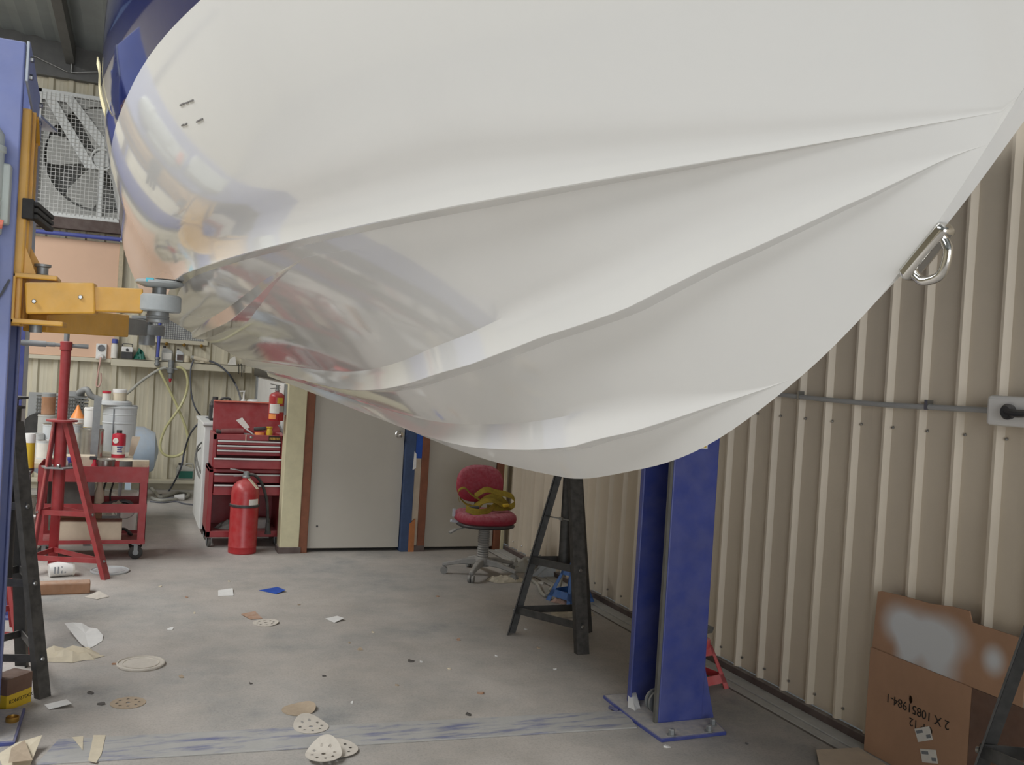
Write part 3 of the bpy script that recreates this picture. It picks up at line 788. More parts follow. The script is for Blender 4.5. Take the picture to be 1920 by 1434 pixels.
def angle_leg(foot, top, w, out, t=.007):
    """angle iron from foot to top; 'out' points away from the stand's axis"""
    foot, top, out = Vector(foot), Vector(top), Vector(out).normalized()
    d = (top-foot).normalized(); s_ = d.cross(out).normalized(); o2 = s_.cross(d)
    pts = [foot - s_*w/2, foot + s_*w/2, foot + s_*w/2 - o2*t, foot - s_*(w/2-t) - o2*t, foot - s_*(w/2-t) - o2*w*.55, foot - s_*w/2 - o2*w*.55]
    mb = MB().prism(pts, top-foot)
    for i in range(6): mb.v[i].z = max(mb.v[i].z, 0) if i else mb.v[i].z
    for i in range(6): mb.v[i].z = 0.0
    return mb
def tripod(name, label, m, feet, ctr, ztop, w, levels, post=None, group=None, bolts=True, rtop=.035):
    T = thing(name, label, 'stand', (ctr[0], ctr[1], 0), group=group)
    C3 = Vector((ctr[0], ctr[1], 0)); tops = []
    for (fx, fy) in feet:
        o = (Vector((fx, fy, 0))-C3); od = o.normalized()
        top = C3 + od*rtop + Vector((0, 0, ztop)); tops.append(top)
        lg = build(angle_leg((fx, fy, 0), top, w, od), 'leg', m, T, smooth=0)
        if bolts:
            for lv in levels:
                p = Vector((fx, fy, 0)).lerp(top, lv/ztop)
                build(MB().lathe(p+od*.002, [(.011, 0), (.011, .006), (.007, .010)], 10, axis=od), 'bolt', 'steel', lg, smooth=0)
    n = len(feet)
    for lv in levels:
        P = [Vector((f[0], f[1], 0)).lerp(t, lv/ztop) for f, t in zip(feet, tops)]
        for i in range(n):
            a, b_ = P[i], P[(i+1) % n]
            build(MB().bar(a, b_, .006, w*.55), 'brace', m, T, smooth=0)
    return T, C3
KG = 'black steel tripod stands'
A_, B_, C_ = gnd(952, 1188), gnd(1094, 1227), gnd(1101, 1182)
T, C3 = tripod('tripod_stand', 'black steel tripod stand under the hull, beside the ribbed wall', 'black_steel', [(p.x, p.y) for p in (A_, B_, C_)], ((A_.x+B_.x+C_.x)/3, (A_.y+B_.y+C_.y)/3), 1.22, .078, (.15, .46), group=KG)
build(MB().cyl(C3+Vector((0, 0, .44)), C3+Vector((0, 0, 1.28)), .036, n=20), 'centre_tube', 'black_steel', T)
build(MB().lathe(C3+Vector((0, 0, 1.28)), [(.05, 0), (.05, .01), (.02, .012), (.02, .04), (.06, .045), (.06, .055)], 20), 'head', 'black_steel', T)
pa = Vector((A_.x, A_.y, 0)).lerp(C3+Vector((0, 0, 1.22)), .60); pb = Vector((B_.x, B_.y, 0)).lerp(C3+Vector((0, 0, 1.22)), .60)
build(MB().cyl(pa, pb, .004, n=8).cyl(pa.lerp(pb, .45), pa.lerp(pb, .55), .010, n=8), 'tie_rod', 'steel', T)
fl = gnd(85, 1308)
cl = Vector((-.50, 4.86, 0))
def ring(c, f, n=3):
    v = Vector((f.x-c.x, f.y-c.y, 0)); out = []
    for i in range(n):
        a = 2*PI*i/n; out.append((c.x+v.x*math.cos(a)-v.y*math.sin(a), c.y+v.x*math.sin(a)+v.y*math.cos(a)))
    return out
T, C3 = tripod('tripod_stand', 'black steel tripod stand half hidden by the lift column, in front of a red one', 'black_steel', ring(cl, fl), cl, 1.22, .062, (.17, .50, .84), group=KG)
build(MB().cyl(C3+Vector((0, 0, .5)), C3+Vector((0, 0, 1.28)), .034, n=20), 'centre_tube', 'black_steel', T)
build(MB().lathe(C3+Vector((0, 0, 1.28)), [(.05, 0), (.05, .01), (.02, .012), (.02, .04), (.06, .045), (.06, .055)], 20), 'head', 'black_steel', T)
fr = gnd(1750, 1650)
cr_ = Vector((fr.x+.185, fr.y-.27, 0))
T, C3 = tripod('tripod_stand', 'black steel tripod stand in front of the sprayed cardboard', 'black_steel', ring(cr_, fr), cr_, 1.22, .075, (.04, .46), group=KG)
build(MB().cyl(C3+Vector((0, 0, .44)), C3+Vector((0, 0, 1.28)), .036, n=20), 'centre_tube', 'black_steel', T)
build(MB().lathe(C3+Vector((0, 0, 1.28)), [(.05, 0), (.05, .01), (.02, .012), (.02, .04), (.06, .045), (.06, .055)], 20), 'head', 'black_steel', T)

def red_stand(label, feet, ctr, hang, hl=.14):
    T, C3 = tripod('screw_stand', label, 'red_steel', feet, ctr, 1.06, .062, (.12, .43), group='red screw stands', bolts=True, rtop=.055)
    Z = lambda z: C3+Vector((0, 0, z))
    build(MB().cyl(Z(.44), Z(1.06), .040, n=20), 'lower_tube', 'red_steel', T)
    build(MB().cyl(Z(1.06), Z(1.55), .033, n=20), 'upper_tube', 'red_steel', T)
    build(MB().lathe(Z(1.055), [(.10, 0), (.10, .012)], 24), 'collar_plate', 'red_steel', T)
    cp = build(MB().lathe(Z(.735), [(.12, 0), (.12, .008)], 6), 'lower_plate', 'dull_steel', T, smooth=0)
    for a in (.5, 2.6, 4.7):
        build(bolt(MB(), Z(.743)+Vector((.075*math.cos(a), .075*math.sin(a), 0)), .014, .022), 'bolt', 'steel', cp, smooth=0)
    build(MB().lathe(Z(1.55), [(.040, 0), (.040, .055), (.03, .06)], 20), 'nut_housing', 'red_steel', T)
    build(MB().cyl(Z(1.6), Z(1.73), .018, n=16), 'screw', 'dull_steel', T)
    d = Vector((math.cos(hang), math.sin(hang), 0))
    build(MB().cyl(Z(1.582)-d*hl, Z(1.582)+d*hl, .013, n=12).cyl(Z(1.582)-d*hl, Z(1.582)-d*hl*.5, .016, n=12).cyl(Z(1.582)+d*hl*.5, Z(1.582)+d*hl, .016, n=12), 'turn_handle', 'dull_steel', T)
    build(MB().lathe(Z(1.73), [(.03, 0), (.05, .01), (.05, .018)], 20), 'head', 'dull_steel', T)
R1, L1, K1 = gnd(202, 1086), gnd(52, 1078), gnd(98, 1060)
c1 = onY(114, 830, (R1.y+L1.y+K1.y)/3)
red_stand('tall red screw stand with three legs in front of the service trolley', [(p.x, p.y) for p in (R1, L1, K1)], (c1.x, (R1.y+L1.y+K1.y)/3), .12)
f2_ = gnd(50, 1240)
red_stand('red screw stand squeezed behind the lift column and a black stand', ring(Vector((-.66, 5.50, 0)), f2_), (-.66, 5.50), .05, .23)

# ================================================================== SERVICE TROLLEY
TY = 7.60
tx0, tx1, ty1 = onY(72, 880, TY).x, onY(279, 880, TY).x, TY+.42
tz = lambda y: onY(270, y, TY).z
TR = thing('service_trolley', 'red three tier steel service trolley on castors, loaded with paint tins', 'trolley', ((tx0+tx1)/2, TY+.2, 0))
lw = .055
for (xx, yy) in ((tx0, TY), (tx1-lw, TY), (tx0, ty1-.004), (tx1-lw, ty1-.004)):
    build(MB().box(xx, xx+lw, yy, yy+.004, .12, tz(876)).box(xx if xx > 0 or xx == tx0 else xx, (xx if xx == tx0 else xx+lw-.004)+.004 if xx == tx0 else xx+lw, yy, yy+.04, .12, tz(876)) if xx == tx0 else MB().box(xx, xx+lw, yy, yy+.004, .12, tz(876)).box(xx+lw-.004, xx+lw, yy, yy+.04, .12, tz(876)), 'upright', 'red_steel', TR, smooth=0)
def tray(name, z0, z1):
    mb = MB().box(tx0, tx1, TY, ty1, z0, z0+.004).box(tx0, tx1, TY-.002, TY+.002, z0, z1).box(tx0, tx1, ty1-.002, ty1+.002, z0, z1).box(tx0-.002, tx0+.002, TY, ty1, z0, z1).box(tx1-.002, tx1+.002, TY, ty1, z0, z1)
    return build(mb, name, 'red_steel', TR, smooth=0)
tray('top_tray', tz(905), tz(876)); tray('middle_tray', tz(961), tz(945)); tray('bottom_tray', .125, tz(1012))
for (xx, yy) in ((tx0+.06, TY+.05), (tx1-.06, TY+.05), (tx0+.06, ty1-.05), (tx1-.06, ty1-.05)):
    w_ = build(MB().lathe((xx, yy-.016, .052), [(.030, 0), (.050, .004), (.052, .016), (.050, .028), (.030, .032)], 24, axis=(0, 1, 0)), 'castor_wheel', 'rubber_black', TR)
    build(MB().box(xx-.014, xx+.014, yy-.024, yy-.018, .045, .125).box(xx-.014, xx+.014, yy+.018, yy+.024, .045, .125).box(xx-.03, xx+.03, yy-.026, yy+.026, .112, .126), 'castor_fork', 'dull_steel', w_, smooth=0)
    build(MB().lathe((xx, yy-.0165, .052), [(.022, 0), (.020, .004)], 16, axis=(0, -1, 0)), 'hub_cap', 'dull_steel', w_)
TZ1, TZ2, TZ3 = tz(905)+.004, tz(961)+.004, .129
# things on the trolley
def tin(px, py, zs, wpx, hpx, label, body='tin_white', name='paint_tin', lid='tin_metal', cat='tin', group=None, band=None, taper=1.0, rim=True, Y=None, bail=False, lidm=None):
    """a tin standing on height zs at the photo pixel of its base"""
    P = gnd(px, py, zs) if Y is None else Vector((onY(px, py, Y).x, Y, zs))
    r = msz(P, wpx)/2; hh = msz(P, hpx)
    T = thing(name, label, cat, P, group=group)
    prof = [(r*taper, 0), (r*taper, .004), (r, hh*.94)]
    if rim: prof += [(r*1.04, hh*.945), (r*1.04, hh*.975)]
    prof += [(r, hh*.98)]
    build(MB().lathe(P, prof, 26), 'body', body, T)
    lo = build(MB().lathe(P+Vector((0, 0, hh*.98)), [(r*.97, 0), (r*.99, hh*.02), (r*.86, hh*.021), (r*.84, hh*.008), (1e-5, hh*.008)], 26), 'lid', lidm or lid, T)
    if band: build(MB().lathe(P+Vector((0, 0, hh*band[0])), [(r*taper+(r-r*taper)*band[0]+.0008, 0), (r*taper+(r-r*taper)*band[1]+.0008, hh*(band[1]-band[0]))], 26), 'label_band', band[2], T)
    if bail:
        a = P+Vector((-r, 0, hh*.8)); b_ = P+Vector((r, 0, hh*.8))
        build(MB().tube([a, P+Vector((-r*.7, -r*.95, hh*.5)), P+Vector((0, -r*1.15, hh*.4)), P+Vector((r*.7, -r*.95, hh*.5)), b_], .003, 6), 'wire_handle', 'steel', T)
    return T, P, r, hh
def blk(px, py, zs, wpx, hpx, dep, m, name, label, cat, rot=0.0, bevel=.004, group=None):
    P = gnd(px, py, zs); w = msz(P, wpx); hh = msz(P, hpx)
    mb = MB().box(-w/2, w/2, -dep/2, dep/2, 0, hh)
    M_ = Matrix.Translation(P+Vector((0, dep/2, 0))) @ Matrix.Rotation(rot, 4, 'Z')
    mb.v = [M_ @ v for v in mb.v]
    return solo(mb, name, m, label, cat, group, smooth=0, bevel=bevel)
tin(196, 896, TZ1, 34, 37, 'low brass coloured tin on the trolley top tray', body='tin_metal', Y=TY+.16)
tin(236, 897, TZ1, 26, 36, 'dark tape roll on the trolley top tray', body='grey_rubber', name='tape_roll', cat='tape roll', rim=False, lid='paper_cream', Y=TY+.15)
o = MB(); P = Vector((onY(259, 890, TY+.14).x, TY+.14, TZ1))
solo(MB().box(P.x-.045, P.x+.075, P.y-.03, P.y+.04, TZ1, TZ1+.15), 'timber_block', 'bench_wood', 'pale timber offcut at the right end of the trolley tray', 'timber', smooth=0, bevel=.004)
P = Vector((onY(150, 890, TY+.22).x, TY+.22, TZ1))
solo(MB().box(P.x-.12, P.x+.10, P.y-.07, P.y+.08, TZ1, TZ1+.17), 'rag_box', 'card_pale', 'pale cardboard box on the trolley behind the red stand', 'box', smooth=0, bevel=.006)
P = Vector((onY(176, 890, TY+.12).x, TY+.12, TZ1))
T = thing('spray_bottle', 'small red spray bottle between tins on the trolley', 'bottle', P)
build(MB().lathe(P, [(.026, 0), (.028, .01), (.028, .09), (.012, .13), (.012, .15)], 16), 'body', 'print_red', T)
build(MB().box(P.x-.035, P.x+.015, P.y-.01, P.y+.01, P.z+.15, P.z+.175), 'trigger_head', 'black_plastic', T, smooth=0, bevel=.003)
P = Vector((onY(130, 890, TY+.07).x, TY+.07, TZ1))
solo(MB().lathe(P, [(.03, 0), (.03, .05), (.014, .07), (.014, .14), (.02, .15), (.02, .17)], 14), 'blue_bottle', 'pipe_blue', 'small dark blue bottle at the trolley tray edge', 'bottle')
P = Vector((onY(128, 950, TY+.2).x, TY+.2, TZ2))
solo(MB().box(P.x-.14, P.x+.12, P.y-.1, P.y+.12, TZ2, TZ2+.235), 'tool_case', 'grey_rubber', 'dark grey case on the middle tray of the trolley', 'case', smooth=0, bevel=.01)
P = Vector((onY(185, 950, TY+.2).x, TY+.2, TZ2))
solo(MB().lathe(P, [(.035, 0), (.035, .12), (.02, .16), (.02, .20)], 16), 'glue_bottle', 'paper_cream', 'cream bottle on the middle tray of the trolley', 'bottle')
P = Vector((onY(205, 950, TY+.17).x, TY+.17, TZ2))
T = thing('drop_light', 'black hand lamp with dangling lead on the trolley middle tray', 'lamp', P)
build(MB().tube([P+Vector((-.10, 0, .02)), P+Vector((-.02, .02, .03)), P+Vector((.10, .03, .05)), P+Vector((.16, .02, .03))], .018, 10), 'handle', 'black_plastic', T)
build(MB().tube([P+Vector((-.06, .05, .02)), P+Vector((-.05, .06, .12)), P+Vector((-.03, .05, .20)), P+Vector((.02, .05, .22)), P+Vector((.0, .05, .10)), P+Vector((.01, .06, .02))], .007, 8), 'lead', 'rubber_black', T)
def crumple(c, rx, ry, hz, m, name, label, cat, seed, n=9, group=None, z0=0.0):
    rnd = random.Random(seed); mb = MB(); vs = []; fs = []
    for i in range(n):
        for j in range(n):
            u, v = i/(n-1)*2-1, j/(n-1)*2-1
            k = max(abs(u), abs(v)); l = math.hypot(u, v) or 1
            q = k/l*(.82+.25*rnd.random())
            z = hz*(1-k*k)*(.25+.9*rnd.random()) + .002 + (.25*hz*rnd.random() if k < 1 else 0)
            vs.append((c[0]+u*q*rx, c[1]+v*q*ry, z0+z))
    for i in range(n-1):
        for j in range(n-1): fs.append((i*n+j, (i+1)*n+j, (i+1)*n+j+1, i*n+j+1))
    mb.add(vs, fs)
    mb.add([(c[0]+(v[0]-c[0])*.97, c[1]+(v[1]-c[1])*.97, z0+.0005) for v in vs], [f[::-1] for f in fs])
    return solo(mb, name, m, label, cat, group, smooth=20, base=(c[0], c[1], z0))
crumple((onY(228, 950, TY+.15).x, TY+.17), .12, .09, .05, 'rag', 'rag', 'crumpled dusty rag on the middle tray of the trolley', 'rag', 3, z0=TZ2)
P = Vector((onY(160, 1020, TY+.2).x, TY+.14, TZ3))
solo(MB().box(P.x-.23, P.x+.25, TY+.03, TY+.20, TZ3, TZ3+.155), 'carton', 'card_pale', 'long pale carton lying on the bottom tray of the trolley', 'carton', smooth=0, bevel=.004)
solo(MB().box(P.x-.23, P.x+.10, TY+.21, TY+.37, TZ3, TZ3+.24), 'carton', 'card_brown', 'brown dusty carton behind the pale one on the trolley', 'carton', smooth=0, bevel=.004)
solo(MB().tube([(P.x+.20, TY+.30, TZ3+.012), (P.x+.26, TY+.28, TZ3+.06), (P.x+.32, TY+.27, TZ3+.02), (P.x+.30, TY+.34, TZ3+.012)], .011, 8), 'cable_bundle', 'rubber_black', 'black cable bundle at the end of the trolley bottom tray', 'cable')

# ================================================================== BENCH, COMPRESSOR, TINS
BZ = .65
BN = thing('work_bench', 'low paint splashed work bench against the back of the shop, crowded with tins', 'bench', (-.55, 8.9, 0))
bx1 = gnd(250, 864, BZ).x
build(MB().prism([(-1.35, 8.22, BZ-.045), (bx1-.05, 8.22, BZ-.045), (bx1, 8.30, BZ-.045), (bx1, 9.62, BZ-.045), (-1.35, 9.62, BZ-.045)], (0, 0, .045)), 'bench_top', 'bench_wood', BN, smooth=0, bevel=.008)
for (xx, yy) in ((-1.3, 8.3), (bx1-.09, 8.38), (-1.3, 9.55), (bx1-.09, 9.55)):
    build(MB().cyl((xx, yy, 0), (xx, yy, BZ-.045), .014, n=10), 'leg', 'dull_steel', BN)
build(MB().bar((-1.3, 8.3, .2), (bx1-.09, 8.38, .2), .02, .02), 'rail', 'dull_steel', BN, smooth=0)
build(MB().bar((-1.3, 9.55, .2), (bx1-.09, 9.55, .2), .02, .02), 'rail', 'dull_steel', BN, smooth=0)
TG = 'paint tins on the bench'
pt, PP, r, hh = tin(221, 845, BZ, 60, 86, 'big white steel paint pail with a lid and jar on top', 'tin_white', 'paint_pail', cat='pail', taper=.93, lid='tin_white')
for q in (.62, .8): build(MB().lathe(PP+Vector((0, 0, hh*q)), [(r*.985, -.008), (r*1.01, 0), (r*.985, .008)], 26), 'rolled_bead', 'tin_white', pt)
build(MB().cyl(PP+Vector((-r*.33, -r*.93, .02)), PP+Vector((-r*.34, -r*.95, hh*.93)), .006, n=6), 'drip', 'print_grey', pt)
PT = PP+Vector((0, 0, hh))
zt_ = PT.z
build(MB().lathe(PT+Vector((-.06, 0, 0)), [(r*1.05, 0), (r*1.08, .006), (r*1.05, .03), (r*.9, .04)], 26), 'loose_lid', 'tin_white', pt)
zj = zt_+.04
def jar(c, r, hh, m, lidm, name, label, cat, lidh=.2):
    T = thing(name, label, cat, c)
    c = Vector(c)
    build(MB().lathe(c, [(r*.95, 0), (r, .005), (r, hh*(1-lidh)), (r*.8, hh*(1-lidh)+.003)], 22), 'body', m, T)
    build(MB().lathe(c+Vector((0, 0, hh*(1-lidh))), [(r*1.06, 0), (r*1.06, hh*lidh*.85), (r*.98, hh*lidh)], 22), 'cap', lidm, T)
    return T
jar((PT.x-.01, PT.y-.02, zj), .058, .105, 'paper_cream', 'white_plastic', 'plastic_jar', 'wide white capped jar standing on the big pail lid', 'jar', .3)
jar((PT.x-.12, PT.y-.04, zj), .035, .085, 'label_paper', 'print_red', 'plastic_jar', 'small red capped jar standing on the big pail lid', 'jar', .25)
# red and white thinner bottle with printed label
P = gnd(222, 846, BZ); P = Vector((onY(222, 846, 8.75).x, 8.75, BZ))
T = thing('thinner_bottle', 'red and white solvent bottle with black cap in front of the big pail', 'bottle', P)
rb, hb_ = msz(P, 24)/2, msz(P, 52)
build(MB().lathe(P, [(rb, 0), (rb, .03)], 24), 'base_band', 'print_red', T)
build(MB().lathe(P, [(rb*.99, .03), (rb*.99, hb_*.44)], 24), 'white_label', 'label_paper', T)
build(MB().lathe(P, [(rb, hb_*.44), (rb, hb_*.80), (rb*.92, hb_*.85), (rb*.4, hb_*.875), (rb*.38, hb_*.90)], 24), 'red_upper', 'print_red', T)
build(MB().lathe(P+Vector((0, 0, hb_*.89)), [(rb*.42, 0), (rb*.42, hb_*.10)], 18), 'cap', 'black_plastic', T)
build(MB().lathe(P+Vector((-rb*.45, -rb*.93, hb_*.62)), [(rb*.42, 0), (rb*.42, .004), (rb*.2, .005), (rb*.2, .003)], 20, axis=(-.35, -1, 0)), 'round_emblem', 'label_paper', T)
for k, (z, wd) in enumerate(((.37, .8), (.30, .7), (.23, .85), (.40, .95))):
    build(MB().box(P.x-rb*wd*.25, P.x+rb*wd*.62, P.y-rb*1.0, P.y-rb*.80, P.z+hb_*z-.004, P.z+hb_*z+.004), 'print_line', 'print_blue', T, smooth=0)
tin(170, 846, BZ, 42, 54, 'bare shiny metal tin beside the grey upright', 'tin_metal', group=TG, Y=8.72)
tin(136, 846, BZ, 30, 60, 'tall white tin with red printed band behind the red stand', 'tin_white', group=TG, band=(.35, .72, 'label_paper'), Y=8.85)
T, P2, r2, h2 = tin(142, 846, BZ, 27, 64, 'white tub topped by an orange cone nozzle', 'white_plastic', 'nozzle_tub', lid='tin_white', cat='tub', Y=9.12, rim=True)
build(MB().lathe(P2+Vector((0, 0, h2)), [(r2*.95, 0), (r2*.5, .055), (r2*.12, .11), (r2*.1, .115)], 22), 'cone_nozzle', 'orange_plastic', T)
build(MB().lathe(P2+Vector((0, 0, h2*.80)), [(r2*1.03, 0), (r2*1.03, .018)], 22), 'rim_band', 'tin_metal', T)
tin(168, 846, BZ, 26, 88, 'narrow tall white pail with yellow sticker between tins', 'white_plastic', 'small_pail', lid='white_plastic', cat='pail', Y=8.97, band=(.42, .58, 'yellow_plastic'))
tin(93, 846, BZ, 28, 58, 'open white mixing pot with paint dribbles', 'tin_white', 'mixing_pot', cat='pot', Y=8.86, taper=.85)
tin(116, 846, BZ, 27, 58, 'white tin with dusty lid next to the mixing pot', 'tin_white', group=TG, Y=8.78)
tin(83, 846, BZ, 27, 35, 'short square labelled white tin near the bench front', 'tin_white', group=TG, band=(.08, .86, 'label_paper'), Y=8.52)
tin(68, 846, BZ, 24, 41, 'short grey lidded tin at the left of the bench', 'tin_white', group=TG, lidm='compressor_grey', Y=8.8)
T, P3, r3, h3 = tin(86, 846, BZ, 33, 68, 'wide grey tub stacked under the brown tin', 'fan_grey', 'stacked_tub', cat='tub', Y=9.2)
r4 = r3*.72
Q = P3+Vector((0, 0, h3))
T = thing('paint_tin', 'rusty brown tin stacked on the wide grey tub', 'tin', Q)
build(MB().lathe(Q, [(r4, 0), (r4, .14), (r4*1.05, .145), (r4*1.05, .155)], 22), 'body', 'timber_block', T)
build(MB().lathe(Q+Vector((0, 0, .155)), [(r4*1.02, 0), (r4*1.04, .03), (r4*.9, .036)], 22), 'lid', 'compressor_grey', T)
# grey upright slat leaning against the bench
P0 = Vector((onY(173, 868, 8.19).x, 8.19, .35)); P1 = Vector((onY(184, 745, 8.19).x, 8.19, onY(184, 745, 8.19).z))
P0g = P0 + (P0-P1)*(P0.z/(P1.z-P0.z))
solo(MB().bar(P0g, P1, .055, .016, up=(0, 1, 0)), 'angle_iron', 'dull_steel', 'dull grey angle iron leaning against the bench edge', 'steel bar', smooth=0, base=P0g)
# folded sheet at the bench end
P = gnd(252, 858, BZ)
solo(MB().prism([(bx1-.04, 8.9, BZ), (bx1+.0, 8.9, BZ), (bx1+.05, 8.9, BZ+.17), (bx1-.02, 8.9, BZ+.17)], (0, .012, 0)), 'sheet_offcut', 'card_pale', 'pale sheet offcut propped at the bench end', 'board', smooth=0)
# stool with yellow cartridge
P = Vector((onY(53, 880, 7.75).x, 7.75, 0)); sz = onY(53, 880, 7.75).z
P.x -= .03
T = thing('step_stool', 'pale metal step stool beside the trolley', 'stool', (P.x, P.y, 0))
build(MB().box(P.x-.13, P.x+.06, P.y-.12, P.y+.12, sz-.025, sz), 'seat', 'black_plastic', T, smooth=0, bevel=.004)
for sx, sy in ((-1, -1), (1, -1), (-1, 1), (1, 1)):
    build(MB().cyl((P.x-.04+sx*.10, P.y+sy*.13, 0), (P.x-.04+sx*.07, P.y+sy*.09, sz-.02), .011, n=10), 'leg', 'dull_steel', T)
for zz in (.2, .38): build(MB().bar((P.x-.12, P.y-.118, zz), (P.x+.04, P.y-.118, zz), .018, .018), 'rung', 'dull_steel', T, smooth=0)
P.x += .03
T = thing('sealant_tub', 'tall yellow cartridge bottle with white top on the stool', 'bottle', (P.x, P.y, sz))
rr, h_ = msz(P, 18)/2+.003, msz(P, 66)
build(MB().lathe((P.x, P.y, sz), [(rr, 0), (rr, .012)], 20), 'base_ring', 'black_plastic', T)
build(MB().lathe((P.x, P.y, sz+.012), [(rr*.98, 0), (rr*.98, h_*.72)], 20), 'yellow_body', 'yellow_plastic', T)
build(MB().lathe((P.x, P.y, sz+.012+h_*.72), [(rr, 0), (rr, h_*.2), (rr*.9, h_*.26)], 20), 'white_top', 'white_plastic', T)
# white pails under and beside the bench
for k, (px, py, w, hp, lb, yy) in enumerate(((50, 1010, 34, 64, 'white plastic pail on the floor behind the red stand leg', 8.05), (45, 960, 40, 60, 'white pail pushed under the bench beside the stool', 9.0), (232, 985, 46, 78, 'white pail on the floor under the bench end', 8.75), (150, 985, 46, 70, 'white pail on the floor behind the trolley', 8.9), (205, 985, 34, 66, 'narrow white pail standing under the bench', 9.15))):
    X = onY(px, py, yy).x
    q = Vector((X, yy, 0))
    tin(px, py, 0, w, hp, lb, 'white_plastic', 'plastic_pail', cat='pail', lid='white_plastic', group='white pails under the bench', taper=.88, Y=yy, bail=True)
# air compressor
cy = 10.35
gx0, gx1, gz0, gz1 = onY(52, 770, cy).x, onY(150, 770, cy).x, onY(60, 800, cy).z, onY(60, 735, cy).z
AC = thing('air_compressor', 'grey belt driven air compressor with pale blue tank behind the bench', 'compressor', ((gx0+gx1)/2, cy+.3, 0))
tk = onY(205, 862, cy)
build(MB().lathe((gx0+.05, cy+.3, .52), [(.02, -.08), (.20, -.04), (.26, .06), (.26, 1.02), (.20, 1.14), (.02, 1.18)], 28, axis=(1, 0, 0)), 'tank', 'compressor_blue', AC)
for xx in (gx0+.25, gx0+.95): build(MB().box(xx-.03, xx+.03, cy+.10, cy+.50, 0, .32), 'foot', 'compressor_blue', AC, smooth=0)
build(MB().prism([(gx0, cy, gz0), (gx1, cy, gz0), (gx1+.02, cy, gz0+.12), (gx1-.06, cy, gz1-.03), (gx1-.2, cy, gz1), (gx0, cy, gz1)], (0, .02, 0)), 'belt_guard', 'compressor_grey', AC, smooth=0)
gm = MB()
for i in range(17): gm.bar((gx0+.08+i*.026, cy-.004, gz0+.03), (gx0+.08+i*.026, cy-.004, gz1-.05), .004, .010, up=(1, 0, 0))
for i in range(9): gm.bar((gx0+.07, cy-.006, gz0+.04+i*.034), (gx0+.52, cy-.006, gz0+.04+i*.034), .004, .010)
build(gm, 'guard_mesh', 'grey_rubber', AC, smooth=0, kind='stuff')
wl = MB().lathe((gx0+.12, cy-.03, gz0-.02), [(.10, -.02), (.165, -.02), (.165, .02), (.10, .02)], 28, axis=(0, 1, 0))
build(wl, 'flywheel', 'rubber_black', AC)
pm = MB()
pc_ = onY(140, 760, cy+.1)
for k in range(7): pm.box(pc_.x-.10, pc_.x+.12, cy+.06, cy+.26, pc_.z-.14+k*.036, pc_.z-.14+k*.036+.018)
pm.cyl((pc_.x, cy+.16, pc_.z-.3), (pc_.x, cy+.16, pc_.z+.14), .085, n=20)
build(pm, 'pump_cylinder', 'compressor_grey', AC, smooth=30)
build(MB().tube([(pc_.x+.02, cy+.1, pc_.z+.12), (pc_.x+.10, cy+.05, pc_.z+.17), (pc_.x+.16, cy+.05, pc_.z+.10), (pc_.x+.30, cy+.08, pc_.z+.06)], .03, 12), 'intake_pipe', 'compressor_grey', AC)

# ================================================================== TOOL CABINET AND CHEST
CX0, CX1, CY, CY1 = .618, 1.225, 8.05, 8.47
cz = lambda y: onY(460, y, CY).z
TC = thing('tool_cabinet', 'red roller tool cabinet with drawers and open shelf on castors', 'tool cabinet', ((CX0+CX1)/2, CY+.2, 0))
ct, cb = cz(880), .085
build(MB().box(CX0, CX0+.035, CY, CY1, cb, ct).box(CX1-.035, CX1, CY, CY1, cb, ct).box(CX0, CX1, CY, CY1, ct-.03, ct).box(CX0, CX1, CY, CY1, cb, cb+.05).box(CX0, CX1, CY1-.01, CY1, cb, ct).box(CX0+.03, CX1-.03, CY+.02, CY1, cz(928), cz(928)+.012), 'body', 'tool_red', TC, smooth=0, bevel=.004)
def drawer(parent, x0, x1, zlo, zhi, yf, m='tool_red'):
    d = build(MB().box(x0, x1, yf, yf+.012, zlo, zhi).box(x0+.005, x0+.012, yf+.012, yf+.34, zlo+.006, zhi-.004).box(x1-.012, x1-.005, yf+.012, yf+.34, zlo+.006, zhi-.004).box(x0+.005, x1-.005, yf+.012, yf+.34, zlo+.004, zlo+.01), 'drawer', m, parent, smooth=0, bevel=.003)
    build(MB().box(x0+.002, x1-.002, yf-.014, yf+.004, zhi-.010, zhi+.002), 'pull_rail', 'fan_white', d, smooth=0, bevel=.002)
drawer(TC, CX0+.04, CX1-.04, cz(905), cz(889), CY+.004)
drawer(TC, CX0+.037, CX1-.04, cz(927), cz(908), CY-.05)
for (xx, yy) in ((CX0+.03, CY+.05), (CX1-.03, CY+.05), (CX0+.03, CY1-.05), (CX1-.03, CY1-.05)):
    w_ = build(MB().lathe((xx-.013, yy, .040), [(.022, 0), (.039, .003), (.040, .013), (.039, .023), (.022, .026)], 22, axis=(1, .25, 0)), 'castor_wheel', 'grey_rubber', TC)
    build(MB().box(xx-.022, xx-.016, yy-.02, yy+.02, .03, .088).box(xx+.016, xx+.022, yy-.02, yy+.02, .03, .088).box(xx-.022, xx+.022, yy-.025, yy+.025, .078, .09), 'castor_fork', 'dull_steel', w_, smooth=0)
zs_ = cb+.05
crumple(((CX0+CX1)/2-.10, CY+.16), .12, .10, .06, 'grey_rubber', 'rag', 'dark grey oily rag on the cabinet shelf behind the extinguisher', 'rag', 5, z0=zs_)
solo(MB().lathe(((CX0+CX1)/2+.16, CY+.2, zs_), [(.07, 0), (.075, .01), (.075, .07), (.06, .08)], 20), 'can', 'fan_grey', 'grey round tub on the cabinet open shelf', 'tub')
HX0, HX1 = CX0+.018, CX1+.008
CH = thing('tool_chest', 'red tool chest with open lid standing on the roller cabinet', 'tool chest', ((HX0+HX1)/2, CY+.2, ct))
h1 = cz(815)
